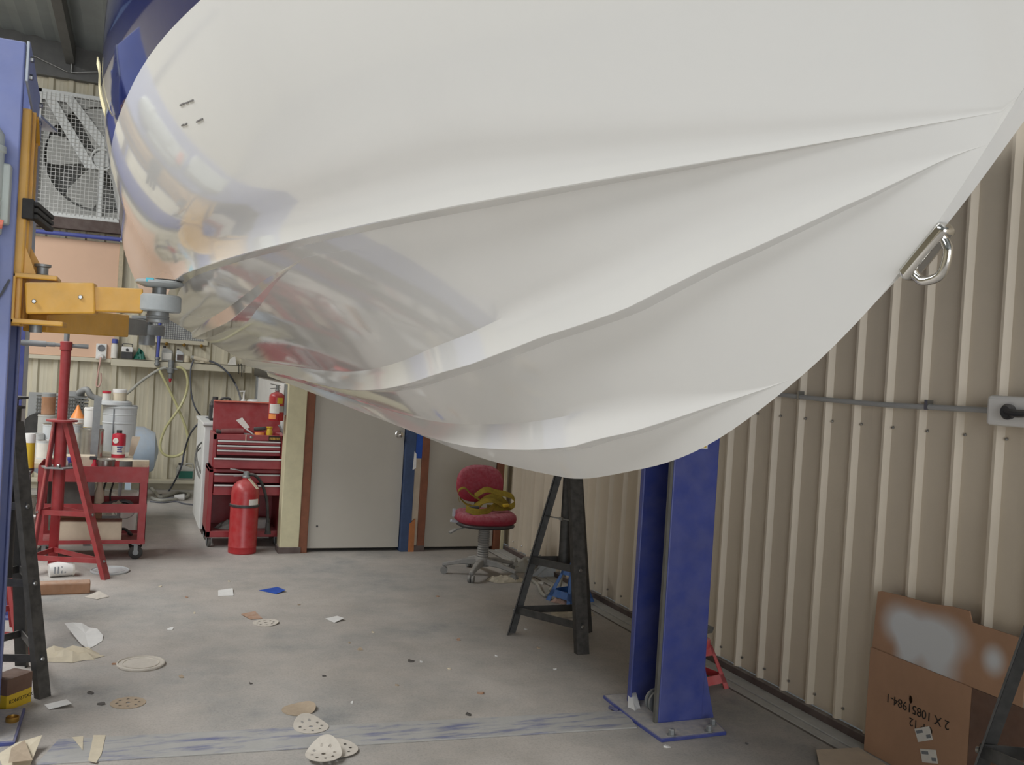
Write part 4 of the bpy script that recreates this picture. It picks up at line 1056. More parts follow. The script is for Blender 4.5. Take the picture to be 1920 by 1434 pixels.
build(MB().box(HX0, HX0+.03, CY+.01, CY1-.02, ct, h1).box(HX1-.05, HX1, CY+.01, CY1-.02, ct, h1).box(HX0, HX1, CY1-.03, CY1-.02, ct, h1).box(HX0, HX1, CY+.01, CY1-.02, ct, ct+.02).box(HX0, HX1, CY+.01, CY+.03, cz(826), h1).box(HX0+.01, HX1-.01, CY+.01, CY1-.02, cz(826), cz(826)+.008), 'body', 'tool_red', CH, smooth=0, bevel=.004)
drawer(CH, HX0+.035, HX1-.055, cz(835)+.002, cz(827), CY+.012)
drawer(CH, HX0+.033, HX1-.055, cz(844)+.002, cz(836), CY+.012)
drawer(CH, HX0+.033, HX1-.055, cz(854), cz(845), CY+.012)
drawer(CH, HX0+.005, HX1-.05, cz(877), cz(858), CY-.075)
lidz = onY(410, 752, CY1-.04).z
lid = build(MB().prism([(HX0+.02, CY1-.03, h1), (HX1-.01, CY1-.03, h1), (HX1-.01, CY1+.03, lidz), (HX0+.02, CY1+.03, lidz)], (0, .012, 0)), 'lid', 'tool_red', CH, smooth=0, bevel=.003)
build(MB().box(HX0+.02, HX1-.01, CY1+.005, CY1+.045, lidz-.004, lidz+.006), 'lid_edge', 'pink_light', lid, smooth=0)
bd = build(MB().box(HX1-.155, HX1-.06, CY+.004, CY+.0105, cz(826)+.004, h1-.006), 'badge', 'print_black', CH, smooth=0)
for k in range(7): build(MB().box(HX1-.148+k*.012, HX1-.140+k*.012, CY+.0025, CY+.0045, cz(826)+.012, h1-.016), 'badge_mark', 'brass', bd, smooth=0)
build(MB().lathe(((HX0+HX1)/2+.0, CY+.01, (cz(826)+h1)/2+.004), [(.012, 0), (.012, .004), (.006, .006)], 16, axis=(0, -1, 0)), 'lock', 'steel', CH)
build(MB().box((HX0+HX1)/2-.045, (HX0+HX1)/2-.038, CY+.004, CY+.0105, cz(826)-.004, h1), 'paint_streak', 'card_pale', CH, smooth=0)
# loose tools lying in the open chest
zc_ = cz(826)+.010
def tool_at(px, y): return onY(px, 812, y).x
TOOLS = 'tools in the open chest'
T = thing('paint_brush', 'pale scraper with a broad papery blade sticking out of the chest', 'scraper', (tool_at(460, 8.2), 8.2, zc_))
P = Vector((tool_at(460, 8.2), 8.2, zc_))
build(MB().bar(P+Vector((.10, 0, .01)), P+Vector((.0, .01, .08)), .018, .014), 'handle', 'steel', T, smooth=0, bevel=.003)
build(MB().prism([P+Vector((-.0, .01, .07)), P+Vector((.035, .01, .09)), P+Vector((-.03, .02, .17)), P+Vector((-.08, .02, .145))], (0, .004, 0)), 'blade', 'label_paper', T, smooth=0)
T = thing('hand_drill', 'grey and red power tool lying in the chest', 'power tool', (tool_at(440, 8.25), 8.25, zc_)); P = Vector((tool_at(440, 8.25), 8.25, zc_))
build(MB().cyl(P+Vector((-.11, 0, .035)), P+Vector((.07, 0, .045)), .032, n=16), 'housing', 'tool_red_dark', T)
build(MB().cyl(P+Vector((-.15, 0, .035)), P+Vector((-.11, 0, .035)), .03, .02, n=16), 'end_cap', 'black_plastic', T)
build(MB().bar(P+Vector((.03, 0, .03)), P+Vector((.13, -.02, .02)), .03, .03), 'handle', 'grey_plastic', T, smooth=0, bevel=.006)
T = thing('sander', 'orange and yellow power tool with dark head in the chest', 'power tool', (tool_at(498, 8.22), 8.22, zc_)); P = Vector((tool_at(498, 8.22), 8.22, zc_))
build(MB().cyl(P+Vector((-.05, 0, 0)), P+Vector((-.05, 0, .05)), .045, .04, n=18), 'body', 'orange_plastic', T)
build(MB().lathe(P+Vector((.03, 0, 0)), [(.026, 0), (.028, .06), (.02, .085), (.026, .09), (.026, .10)], 16), 'motor', 'yellow_plastic', T)
build(MB().bar(P+Vector((-.10, 0, .075)), P+Vector((.0, 0, .085)), .03, .03), 'grip', 'black_plastic', T, smooth=0, bevel=.008)
T = thing('spray_gun', 'grey metal tool with two prongs at the right end of the chest', 'spray gun', (tool_at(534, 8.2), 8.2, zc_)); P = Vector((tool_at(534, 8.2), 8.2, zc_))
build(MB().bar(P+Vector((-.055, 0, .12)), P+Vector((0, 0, .03)), .016, .016), 'barrel', 'dull_steel', T, smooth=0, bevel=.003)
build(MB().lathe(P+Vector((.005, 0, 0)), [(.022, 0), (.024, .03), (.014, .05)], 14), 'cup', 'dull_steel', T)
build(MB().tube([P+Vector((.0, 0, .02)), P+Vector((.025, 0, .05)), P+Vector((.04, 0, .11)), P+Vector((.05, 0, .125))], .006, 8), 'lever', 'dull_steel', T)
solo(MB().bar((tool_at(455, 8.15), 8.15, zc_+.012), (tool_at(482, 8.2), 8.2, zc_+.012), .02, .02), 'file', 'steel', 'steel file lying across the chest front edge', 'file', smooth=0, bevel=.004)
solo(MB().bar((tool_at(425, 8.3), 8.3, zc_+.012), (tool_at(490, 8.33), 8.33, zc_+.014), .012, .012), 'pry_bar', 'brass', 'thin brown stick lying along the open chest', 'stick', smooth=0)

# ================================================================== FIRE EXTINGUISHERS
def extinguisher(name, label, P, r, hh, big):
    P = Vector(P); T = thing(name, label, 'fire extinguisher', P, group='fire extinguishers')
    build(MB().lathe(P, [(r*.96, 0), (r, .006), (r, .05), (r*1.015, .055), (r, .06), (r, hh*.80), (r*.96, hh*.86), (r*.80, hh*.92), (r*.5, hh*.965), (r*.26, hh*.985), (r*.26, hh)], 32), 'cylinder', 'ext_red', T)
    V = P+Vector((0, 0, hh))
    vl = build(MB().lathe(V, [(r*.25, 0), (r*.3, .01), (r*.22, .02), (r*.22, .05), (r*.12, .055)], 16), 'valve', 'dull_steel', T)
    if big:
        build(MB().bar(V+Vector((.02, 0, .045)), V+Vector((-.10, -.01, .072)), .018, .008).bar(V+Vector((-.09, -.01, .07)), V+Vector((-.13, -.01, .074)), .018, .006), 'lever', 'steel', vl, smooth=0)
        build(MB().bar(V+Vector((.02, 0, .02)), V+Vector((-.10, -.01, .016)), .016, .006), 'carry_handle', 'dull_steel', vl, smooth=0)
        build(MB().lathe(P+Vector((0, 0, hh*.62)), [(r*1.0, 0), (r*1.06, .004), (r*1.06, .02), (r*1.0, .024)], 32), 'strap_band', 'black_plastic', T)
        build(MB().tube([V+Vector((.02, 0, .03)), V+Vector((.07, .0, .02)), V+Vector((.13, .02, -.05)), V+Vector((.175, .03, -.18)), V+Vector((.19, .03, -.30)), V+Vector((.195, .03, -.38))], .012, 12), 'hose', 'rubber_black', T)
        build(MB().cyl(V+Vector((.195, .03, -.37)), V+Vector((.20, .03, -.46)), .016, .026, n=16), 'nozzle', 'rubber_black', T)
        a0_, n_ = .25, 8
        lb = MB(); vs = []
        for i in range(n_+1):
            t = -PI/2+.18+i*.85/n_
            for z in (hh*.645, hh*.735): vs.append(P+Vector((1.012*r*math.cos(t), 1.012*r*math.sin(t), z)))
        lb.add(vs, [(2*i, 2*i+2, 2*i+3, 2*i+1) for i in range(n_)])
        build(lb, 'label', 'label_paper', T)
        tg_ = MB().bar(V+Vector((.02, -.03, .0)), V+Vector((.085, -r*.72, -.075)), .035, .003); build(tg_, 'inspection_tag', 'paper_cream', T, smooth=0)
    else:
        build(MB().bar(V+Vector((.02, 0, .05)), V+Vector((-.06, -.02, .06)), .014, .006).bar(V+Vector((.02, 0, .03)), V+Vector((-.06, -.02, .022)), .014, .006), 'lever', 'dull_steel', vl, smooth=0)
        for nm, mm, t0, t1, z0_, z1_ in (('white_label', 'label_paper', -PI*.86, -PI*.42, .26, .62), ('yellow_label', 'yellow_plastic', -PI*.52, -PI*.28, .60, .86), ('lower_label', 'orange_plastic', -PI*.90, -PI*.55, .06, .24), ('side_label', 'fan_grey', -PI*.42, -PI*.16, .30, .55)):
            lb = MB(); vs = []
            for i in range(9):
                t = t0+(t1-t0)*i/8
                for z in (hh*z0_, hh*z1_*.93): vs.append(P+Vector((1.012*r*math.cos(t), 1.012*r*math.sin(t), z)))
            lb.add(vs, [(2*i, 2*i+2, 2*i+3, 2*i+1) for i in range(8)])
            build(lb, nm, mm, T)
    return T
P = gnd(455, 1038)
extinguisher('fire_extinguisher', 'large red fire extinguisher with black hose standing on the floor', (P.x, P.y+.06, 0), msz(P, 52)/2, onY(455, 896, P.y+.06).z, True)
P = onY(538, 789, 7.86); rr = .062
TE = extinguisher('fire_extinguisher', 'small red fire extinguisher with labels hung on the office corner post', (1.175-rr-.015, 7.86, P.z), rr, onY(540, 735, 7.86).z-P.z, False)
build(MB().box(1.155, 1.178, 7.83, 7.89, P.z+.05, P.z+.30), 'wall_bracket', 'dull_steel', TE, smooth=0)
solo(MB().box(1.19, 1.268, YO+.30, YO+.62, 1.10, 1.37), 'paper_dispenser', 'white_plastic', 'white paper dispenser on the office side wall behind the extinguisher', 'dispenser', smooth=0, bevel=.02)

# ================================================================== WHITE CABINET BEHIND THE CHEST, JUGS
wx = .60
WC = thing('laundry_tub_unit', 'white floor cabinet with hoses on its side, behind the red tool chest', 'cabinet', (.9, 9.0, 0))
build(MB().box(wx, 1.23, 8.62, 9.55, .05, .96), 'body', 'white_paint', WC, smooth=0, bevel=.01)
build(MB().box(wx-.015, 1.235, 8.60, 9.57, .96, .985), 'top', 'white_paint', WC, smooth=0, bevel=.006)
build(MB().box(wx+.03, 1.20, 8.66, 9.5, 0, .05), 'plinth', 'dark_strip', WC, smooth=0)
for k, (y0_, z0_) in enumerate(((8.78, .80), (8.9, .74))):
    build(MB().tube([(wx, y0_, z0_), (wx-.035, y0_+.03, z0_-.05), (wx-.04, y0_+.02, z0_-.14), (wx-.012, y0_-.05, z0_-.24), (wx+.004, y0_-.06, z0_-.27)], .008, 8), 'hose', 'grey_rubber', WC)
def jug(P, w, d, hh, m, label, cap='black_plastic', lab=None, handle=True, name='jug'):
    P = Vector(P); T = thing(name, label, 'jug', P)
    build(MB().prism([(P.x-w/2, P.y-d/2, P.z), (P.x+w/2, P.y-d/2, P.z), (P.x+w/2, P.y+d/2, P.z), (P.x-w/2, P.y+d/2, P.z)], (0, 0, hh*.72)), 'body', m, T, smooth=0, bevel=.015)
    sh = MB(); a = [(-w*.47, -d*.45), (w*.47, -d*.45), (w*.47, d*.45), (-w*.47, d*.45)]; b_ = [(-w*.42, -d*.2), (-w*.1, -d*.2), (-w*.1, d*.2), (-w*.42, d*.2)]
    sh.add([(P.x+x, P.y+y, P.z+hh*.70) for x, y in a]+[(P.x+x, P.y+y, P.z+hh*.88) for x, y in b_], [(0,1,5,4),(1,2,6,5),(2,3,7,6),(3,0,4,7),(4,5,6,7)])
    build(sh, 'shoulder', m, T, smooth=0, bevel=.008)
    build(MB().cyl((P.x-w*.26, P.y, P.z+hh*.86), (P.x-w*.26, P.y, P.z+hh), w*.13, n=16), 'cap', cap, T)
    if handle: build(MB().tube([(P.x-w*.05, P.y, P.z+hh*.80), (P.x+w*.05, P.y, P.z+hh*.94), (P.x+w*.36, P.y, P.z+hh*.94), (P.x+w*.42, P.y, P.z+hh*.70)], w*.055, 8), 'handle', m, T)
    if lab: build(MB().box(P.x-w*.36, P.x+w*.40, P.y-d/2-.003, P.y-d/2+.002, P.z+hh*.12, P.z+hh*.55), 'label', lab, T, smooth=0)
    return T
P = onY(412, 800, 8.95)
jug((P.x, 8.95, .985), .20, .12, onY(412, 744, 8.95).z-.985, 'black_plastic', 'black oil jug with handle standing on the white cabinet', lab='label_paper')
P = Vector((onY(456, 760, 9.2).x, 9.2, .985))
T = thing('pump_bottle', 'white soap pump bottle showing above the chest lid', 'bottle', P)
build(MB().lathe(P, [(.035, 0), (.038, .01), (.038, .15), (.02, .19)], 18), 'body', 'white_plastic', T)
build(MB().cyl(P+Vector((0, 0, .19)), P+Vector((0, 0, .27)), .008, n=10).bar(P+Vector((.01, 0, .27)), P+Vector((-.04, -.01, .265)), .012, .012), 'pump', 'white_plastic', T)
P = Vector((onY(474, 765, 9.25).x, 9.25, .985))
solo(MB().lathe(P, [(.05, 0), (.06, .05), (.06, .17), (.05, .19), (.03, .195)], 20), 'soap_tub', 'white_plastic', 'round white tub beside the soap pump bottle', 'tub')
P = onY(347, 890, 11.49)
jug((P.x, 11.50, .115), .20, .10, onY(347, 868, 11.5).z-.115, 'hose_grey', 'grey jerrycan with green label on the wall ledge', lab='green_label', cap='black_plastic')

# ================================================================== BACK WALL FITTINGS
YW = YB-.03
# extraction fan
fx0, fz0, fz1 = -1.125, 2.985, 4.35
fx1 = fx0 + (fz1-fz0); fcx, fcz = (fx0+fx1)/2, (fz0+fz1)/2
FY = YW-.04
FAN = thing('extraction_fan', 'large square wall extraction fan behind wire mesh, grey blades', 'fan', (fcx, FY, fz0))
build(MB().box(fx0, fx1, FY-.05, YW, fz0, fz0+.045).box(fx0, fx1, FY-.05, YW, fz1-.045, fz1).box(fx0, fx0+.05, FY-.05, YW, fz0, fz1).box(fx1-.05, fx1, FY-.05, YW, fz0, fz1), 'frame', 'fan_white', FAN, smooth=0, bevel=.004)
RO = .585
vs = []; fs = []; n = 64
for i in range(n):
    t = 2*PI*i/n; c_, s_ = math.cos(t), math.sin(t); k = .64/max(abs(c_), abs(s_))
    vs += [(fcx+RO*c_, FY+.01, fcz+RO*s_), (fcx+k*c_, FY+.01, fcz+k*s_), (fcx+RO*c_, YW, fcz+RO*s_)]
for i in range(n):
    j = (i+1) % n; fs += [(3*i, 3*i+1, 3*j+1, 3*j), (3*i, 3*j, 3*j+2, 3*i+2)]
build(MB().add(vs, fs), 'shroud', 'fan_grey', FAN, smooth=30)
DY = YW+.45
build(MB().box(-1.12, -1.10, YW, DY, 3.01, 4.32).box(.30, .32, YW, DY, 3.01, 4.32).box(-1.12, .32, YW, DY, 3.01, 3.03).box(-1.12, .32, YW, DY, 4.30, 4.32).box(-1.12, .32, DY, DY+.02, 3.01, 4.32).box(.23, .31, YW-.03, YW, 3.0, 4.34), 'duct', 'fan_grey', FAN, smooth=0)
for k in range(9):
    z = fz0+.08+k*.135
    build(MB().prism([(-1.09, DY-.05, z), (.29, DY-.05, z), (.29, DY-.015, z+.125), (-1.09, DY-.015, z+.125)], (0, .004, 0)), 'shutter_blade', 'fan_grey', FAN, smooth=0)
hub = build(MB().lathe((fcx, FY+.015, fcz), [(.02, -.05), (.09, -.045), (.10, -.03), (.10, .02)], 28, axis=(0, 1, 0)), 'hub', 'fan_white', FAN)
build(MB().tube([(fcx+.115*math.cos(t*PI/8), FY-.045, fcz+.115*math.sin(t*PI/8)) for t in range(17)], .012, 8, 0), 'pulley_rim', 'fan_white', hub)
for k in range(5):
    a0_ = 2*PI*k/5 + 3.05; bl = MB(); vs = []; fs = []
    for i in range(9):
        rr_ = .10 + (.56-.10)*i/8; wd = .10 + .34*(i/8)**.8*(1 if i < 8 else .8)
        for j in range(5):
            q = j/4-.5; a = a0_ + q*wd/rr_*.8; tw = .055*q*2*(1.1-.5*i/8)
            vs.append((fcx+rr_*math.cos(a), FY-.010+tw*.45, fcz+rr_*math.sin(a)))
    for i in range(8):
        for j in range(4): fs.append((i*5+j, (i+1)*5+j, (i+1)*5+j+1, i*5+j+1))
    build(bl.add(vs, fs), 'blade', 'fan_grey', FAN, smooth=60)
fo = [0]
def fbar(a, b_, w, nm='strut'):
    fo[0] += .0015
    build(MB().bar((a[0], FY-.036-fo[0], a[1]), (b_[0], FY-.036-fo[0], b_[1]), .008, w), nm, 'fan_white', FAN, smooth=0)
fbar((fx0+.10, fz1-.05), (fcx-.13, fcz-.09), .10); fbar((fx0+.30, fz1-.05), (fcx, fcz+.17), .10)
fbar((fcx-.15, fcz-.09), (fcx, fcz-.09), .045); fbar((fcx, fcz+.17), (fcx, fz0+.04), .05)
fbar((fx1-.30, fz1-.05), (fcx, fcz+.17), .10)
fbar((fx0+.04, fz1-.08), (fx0+.34, fz1-.08), .07)
wm = MB(); k = 0
z = fz0+.05
while z < fz1-.04: wm.box(fx0+.03, fx1-.03, FY-.054, FY-.049, z-.0022, z+.0022); z += .043
x = fx0+.05
while x < fx1-.04: wm.box(x-.0022, x+.0022, FY-.058, FY-.053, fz0+.03, fz1-.03); x += .043
build(wm, 'wire_mesh', 'wire_white', FAN, smooth=0, kind='stuff')
# rail and blue air pipe under the fan
solo(MB().box(-9, 1.5, YW-.10, YW+.0, 2.86, 2.985), 'wall_girt', 'dark_strip', 'dark brown steel girt running along the wall under the fan', 'girt', smooth=0, bevel=.004)
PB = thing('air_pipe', 'blue compressed air pipe running along the wall under the fan', 'pipe', (-.5, YW-.1, 2.78))
build(MB().cyl((-3, YW-.10, 2.80), (1.1, YW-.10, 2.80), .024, n=14), 'pipe_run', 'pipe_blue', PB)
for xx in (-1.9, -.19, .6): build(MB().box(xx-.02, xx+.02, YW-.12, YW, 2.77, 2.83), 'clip', 'lift_grey', PB, smooth=0)
# peach board
PBD = thing('backing_board', 'peach painted backing board fixed to the ribbed wall below the fan', 'board', (-.7, YW-.02, 1.47))
bxl, bxr = onY(62, 600, YW-.03).x-.5, onY(219, 560, YW-.03).x
build(MB().box(bxl, bxr, YW-.035, YW-.01, 1.465, 2.76), 'panel', 'peach_board', PBD, smooth=0, bevel=.003)
build(MB().box(bxr, bxr+.045, YW-.045, YW-.0, 1.465, 2.86), 'side_batten', 'bench_wood', PBD, smooth=0)
# socket with lead
P = onY(190, 660, YW-.04)
SK = thing('power_socket', 'white double power socket with plugged in lead on the peach board', 'socket', (P.x, YW-.04, P.z-.09))
build(MB().box(P.x-.055, P.x+.055, YW-.075, YW-.035, P.z-.08, P.z+.095), 'housing', 'white_plastic', SK, smooth=0, bevel=.008)
build(MB().lathe((P.x, YW-.075, P.z+.045), [(.038, 0), (.038, .008), (.03, .009), (.03, .002), (1e-5, .002)], 24, axis=(0, -1, 0)), 'outlet', 'grey_plastic', SK)
pg = build(MB().lathe((P.x, YW-.075, P.z-.05), [(.036, 0), (.036, .03), (.02, .05)], 20, axis=(0, -1, 0)), 'plug', 'white_plastic', SK)
l0 = Vector((P.x, YW-.125, P.z-.055))
build(MB().tube([l0, l0+Vector((-.005, .0, -.06)), l0+Vector((-.02, .02, -.20)), l0+Vector((-.03, .03, -.31)), l0+Vector((-.005, .03, -.33)), l0+Vector((.015, .03, -.27)), l0+Vector((.01, .04, -.18))], .009, 8), 'lead', 'cable_pink', pg)
# shelf rail (steel girt used as a shelf)
szt = 1.475
sx0, sx1 = bxr-.02, onY(472, 690, YW-.12).x
SH = thing('wall_shelf', 'long cream steel shelf rail on the back wall holding bottles', 'shelf', ((sx0+sx1)/2, YW-.1, szt-.09))
build(MB().box(sx0, sx1, YW-.17, YW, szt-.012, szt).box(sx0, sx1, YW-.17, YW-.158, szt-.085, szt), 'shelf_channel', 'back_wall_paint', SH, smooth=0, bevel=.003)
solo(MB().box(bxl, sx0-.002, YW-.06, YW, szt-.055, szt-.012), 'support_rail', 'back_wall_paint', 'cream rail under the peach board', 'rail', smooth=0, bevel=.003)
def on_shelf(px): return Vector((onY(px, 668, YW-.09).x, YW-.09, szt))
P = on_shelf(214)
T = thing('spray_can', 'white bottle with blue cap at the left end of the shelf', 'bottle', P)
build(MB().lathe(P, [(.036, 0), (.036, .14), (.022, .17)], 18), 'body', 'label_paper', T)
build(MB().lathe(P+Vector((0, 0, .165)), [(.032, 0), (.032, .045), (.02, .05)], 18), 'cap', 'pipe_blue', T)
P = on_shelf(238)
T = thing('battery_charger', 'black and white battery charger box with handle on the shelf', 'charger', P)
build(MB().box(P.x-.06, P.x+.06, P.y-.05, P.y+.06, szt, szt+.075), 'base', 'black_plastic', T, smooth=0, bevel=.006)
build(MB().box(P.x-.06, P.x+.06, P.y-.05, P.y+.06, szt+.075, szt+.135), 'top_case', 'white_plastic', T, smooth=0, bevel=.008)
build(MB().lathe((P.x+.0, P.y-.05, szt+.10), [(.016, 0), (.016, .008)], 14, axis=(0, -1, 0)), 'dial', 'black_plastic', T)
build(MB().tube([(P.x-.05, P.y, szt+.135), (P.x-.045, P.y, szt+.165), (P.x+.045, P.y, szt+.165), (P.x+.05, P.y, szt+.135)], .006, 8), 'handle', 'black_plastic', T)
P = on_shelf(262)
crumple((P.x, P.y), .07, .06, .10, 'green_label', 'cloth', 'folded teal cloth on the shelf beside the charger', 'cloth', 11, z0=szt)
for px, wd, hh_, mm, lb, lab in ((313, .12, .17, 'fan_grey', 'grey flagon with white label on the shelf', 'label_paper'), (337, .085, .15, 'tin_white', 'small clear flagon with dark contents on the shelf', 'dark_strip')):
    P = on_shelf(px); jug((P.x, P.y, szt), wd, .08, hh_, mm, lb, lab=lab, handle=False, name='flagon')
P = on_shelf(350)
solo(MB().lathe(P, [(.034, 0), (.036, .01), (.036, .06), (.03, .075)], 16), 'cup', 'paper_cream', 'small pale cup next to the clear flagon on the shelf', 'cup')
P = on_shelf(436)
solo(MB().prism([P+Vector((-.05, 0, 0)), P+Vector((.05, 0, 0)), P+Vector((.03, .02, .10)), P+Vector((-.02, .02, .07))], (0, .03, 0)), 'brochure', 'label_paper', 'blue and white folded leaflet near the end of the shelf', 'leaflet', smooth=0)
P = on_shelf(452)
T = thing('key_bunch', 'dark cable ties hanging over the shelf front', 'cable tie', (P.x, YW-.18, szt-.09))
build(MB().tube([(P.x-.03, YW-.10, szt+.006), (P.x-.03, YW-.178, szt+.006), (P.x-.025, YW-.178, szt-.10)], .004, 6).tube([(P.x, YW-.10, szt+.006), (P.x, YW-.178, szt+.006), (P.x+.01, YW-.178, szt-.13)], .004, 6).tube([(P.x+.03, YW-.10, szt+.006), (P.x+.03, YW-.178, szt+.006), (P.x+.03, YW-.178, szt-.08)], .004, 6), 'ties', 'rubber_black', T)
# mesh rack with hooks
mx0, mx1, mz0, mz1 = onY(272, 610, YW-.03).x, onY(383, 645, YW-.03).x, 1.72, 2.02
MR = thing('mesh_rack', 'white wire mesh rack with a row of hooks above the shelf', 'rack', ((mx0+mx1)/2, YW-.03, mz0))
build(MB().box(mx0, mx1, YW-.035, YW-.0, mz0-.04, mz0+.005).box(mx0-.04, mx0, YW-.035, YW, mz0-.04, mz1).box(mx1, mx1+.04, YW-.035, YW, mz0-.04, mz1).box(mx0, mx1, YW-.035, YW, mz1-.03, mz1), 'rack_frame', 'back_wall_paint', MR, smooth=0, bevel=.003)
build(MB().box(mx0, mx1, YW-.014, YW-.002, mz0, mz1), 'white_back', 'white_paint', MR, smooth=0)
gm = MB(); x = mx0+.012
while x < mx1: gm.box(x-.002, x+.002, YW-.022, YW-.018, mz0, mz1); x += .024
z = mz0+.012
while z < mz1: gm.box(mx0, mx1, YW-.026, YW-.022, z-.002, z+.002); z += .024
build(gm, 'wire_grid', 'grey_plastic', MR, smooth=0, kind='stuff')
for k in range(4):
    hx = mx0+.05+k*(mx1-mx0-.08)/3
    build(MB().tube([(hx, YW-.03, mz0-.04), (hx, YW-.06, mz0-.06), (hx, YW-.08, mz0-.05), (hx, YW-.085, mz0-.03)], .010, 8).sphere((hx, YW-.03, mz0-.05), .02), 'hook', 'brass', MR)
# air line drop, regulator, hoses
dx = on_shelf(295).x
AD = thing('air_drop_pipe', 'vertical blue air pipe ending in a grey valve at the shelf', 'pipe', (dx, YW-.2, szt-.02))
build(MB().cyl((dx+.02, YW-.20, 2.80), (dx, YW-.20, szt+.03), .018, n=14), 'pipe', 'pipe_blue', AD)
build(MB().cyl((dx+.02, YW-.20, 2.80), (dx+.02, YW-.10, 2.80), .020, n=12), 'elbow', 'pipe_blue', AD)
build(MB().lathe((dx, YW-.20, szt-.06), [(.022, 0), (.03, .01), (.03, .03), (.022, .035), (.022, .07), (.03, .075), (.03, .10)], 16), 'valve', 'dull_steel', AD)
def bk(px, py, y=YW-.2): return onY(px, py, y)
rx = on_shelf(321); RY = YW-.20
RG = thing('air_regulator', 'grey air filter regulator clamped to the front of the shelf', 'regulator', (rx.x, RY, szt-.2))
zr = bk(321, 690).z
build(MB().lathe((rx.x, RY, zr-.06), [(.02, -.06), (.024, -.05), (.024, 0), (.04, .005), (.042, .05), (.03, .06), (.03, .08), (.034, .085), (.034, .15)], 18), 'body', 'dull_steel', RG)
build(MB().lathe((rx.x, RY, zr-.165), [(.004, 0), (.012, .01), (.02, .05)], 12), 'drain', 'print_red', RG)
build(MB().cyl((rx.x-.07, RY, zr-.01), (rx.x+.07, RY, zr-.01), .014, n=10), 'ports', 'steel', RG)
build(MB().box(rx.x-.03, rx.x+.03, RY, YW-.165, zr-.01, zr+.03), 'bracket', 'steel', RG, smooth=0)
def hose(name, pts, r, m, label, cat='hose', yoff=None):
    ps = [onY(p[0], p[1], (p[2] if len(p) > 2 else YW-.2)) for p in pts]
    return solo(MB().tube(ps, r, 10, 6), name, m, label, cat, base=ps[0])
hose('air_hose', [(331, 689), (341, 690), (349, 700), (352, 718), (348, 740), (338, 762, YW-.23), (322, 785, YW-.23), (309, 805), (301, 828), (301, 842), (308, 852), (323, 856), (338, 852), (347, 843), (352, 826), (350, 808), (342, 785), (330, 757, YW-.17), (316, 728, YW-.18), (303, 702), (297, 690)], .0145, 'hose_yellow', 'yellow ribbed air hose looped in a figure of eight below the shelf')
hose('air_hose', [(311, 689), (298, 693), (280, 704), (262, 717), (245, 732), (228, 745), (222, 752)], .016, 'hose_grey', 'grey air hose running from the regulator down to the compressor')
hose('power_lead', [(363, 674), (358, 690), (357, 715), (360, 745), (368, 768), (380, 783), (392, 790, 10.0)], .009, 'cable_dark', 'thin dark lead hanging from the plug to the white cabinet', 'cable')
hose('power_lead', [(392, 676), (410, 684), (430, 702), (445, 728), (452, 752, 9.6), (453, 762, 9.25)], .011, 'cable_dark', 'dark lead arching from the plug down behind the chest', 'cable')
P = bk(378, 675, YW-.14)
T = thing('cable_connector', 'pale cable connector plug lying on the shelf edge', 'plug', (P.x, P.y, szt))
build(MB().cyl((P.x-.09, P.y-.03, szt+.055), (P.x+.06, P.y-.03, szt+.03), .028, .024, n=16).cyl((P.x+.05, P.y-.03, szt+.03), (P.x+.10, P.y-.03, szt+.024), .022, .014, n=14).box(P.x-.02, P.x+.02, P.y-.05, P.y-.01, szt, szt+.03), 'body', 'paper_cream', T)
build(MB().cyl((P.x-.12, P.y-.03, szt+.062), (P.x-.085, P.y-.03, szt+.055), .02, .024, n=14), 'collar', 'hose_grey', T)
solo(MB().tube([onY(400, 782, 9.0), onY(386, 784, 9.3), onY(370, 796, 9.9), onY(356, 815, 10.4), onY(346, 845, 10.9), onY(338, 880, 11.0), gnd(316, 921), gnd(300, 928)], .010, 8), 'power_lead', 'cable_dark', 'blue grey lead swooping from the white cabinet to the floor', 'cable')
def floor_tube(name, pts, r, m, label, cat='hose'):
    ps = [gnd(p[0], p[1], r+(p[2] if len(p) > 2 else 0)) for p in pts]
    return solo(MB().tube(ps, r, 8, 6), name, m, label, cat, base=(ps[0].x, ps[0].y, 0))
floor_tube('air_hose', [(272, 905), (284, 915), (293, 925), (300, 932), (318, 928), (336, 922), (352, 924), (350, 932), (325, 936), (300, 938), (284, 934)], .018, 'hose_grey', 'grey hose coiled on the floor below the back wall ledge')
floor_tube('power_lead', [(282, 940), (305, 942), (330, 940), (345, 944), (362, 946), (382, 948)], .008, 'cable_dark', 'thin dark lead lying on the floor by the white cabinet', 'cable')
P = gnd(336, 938)
T = thing('power_plug', 'white extension plug lying on the floor near the coiled hose', 'plug', P)
build(MB().cyl(P+Vector((-.05, 0, .032)), P+Vector((.05, 0, .036)), .026, .036, n=18), 'body', 'white_plastic', T)
build(MB().cyl(P+Vector((.05, 0, .036)), P+Vector((.056, 0, .036)), .028, .028, n=18), 'face', 'grey_plastic', T)
build(MB().tube([P+Vector((-.05, 0, .03)), P+Vector((-.12, .02, .02)), P+Vector((-.2, .0, .012))], .008, 8), 'lead', 'cable_dark', T)

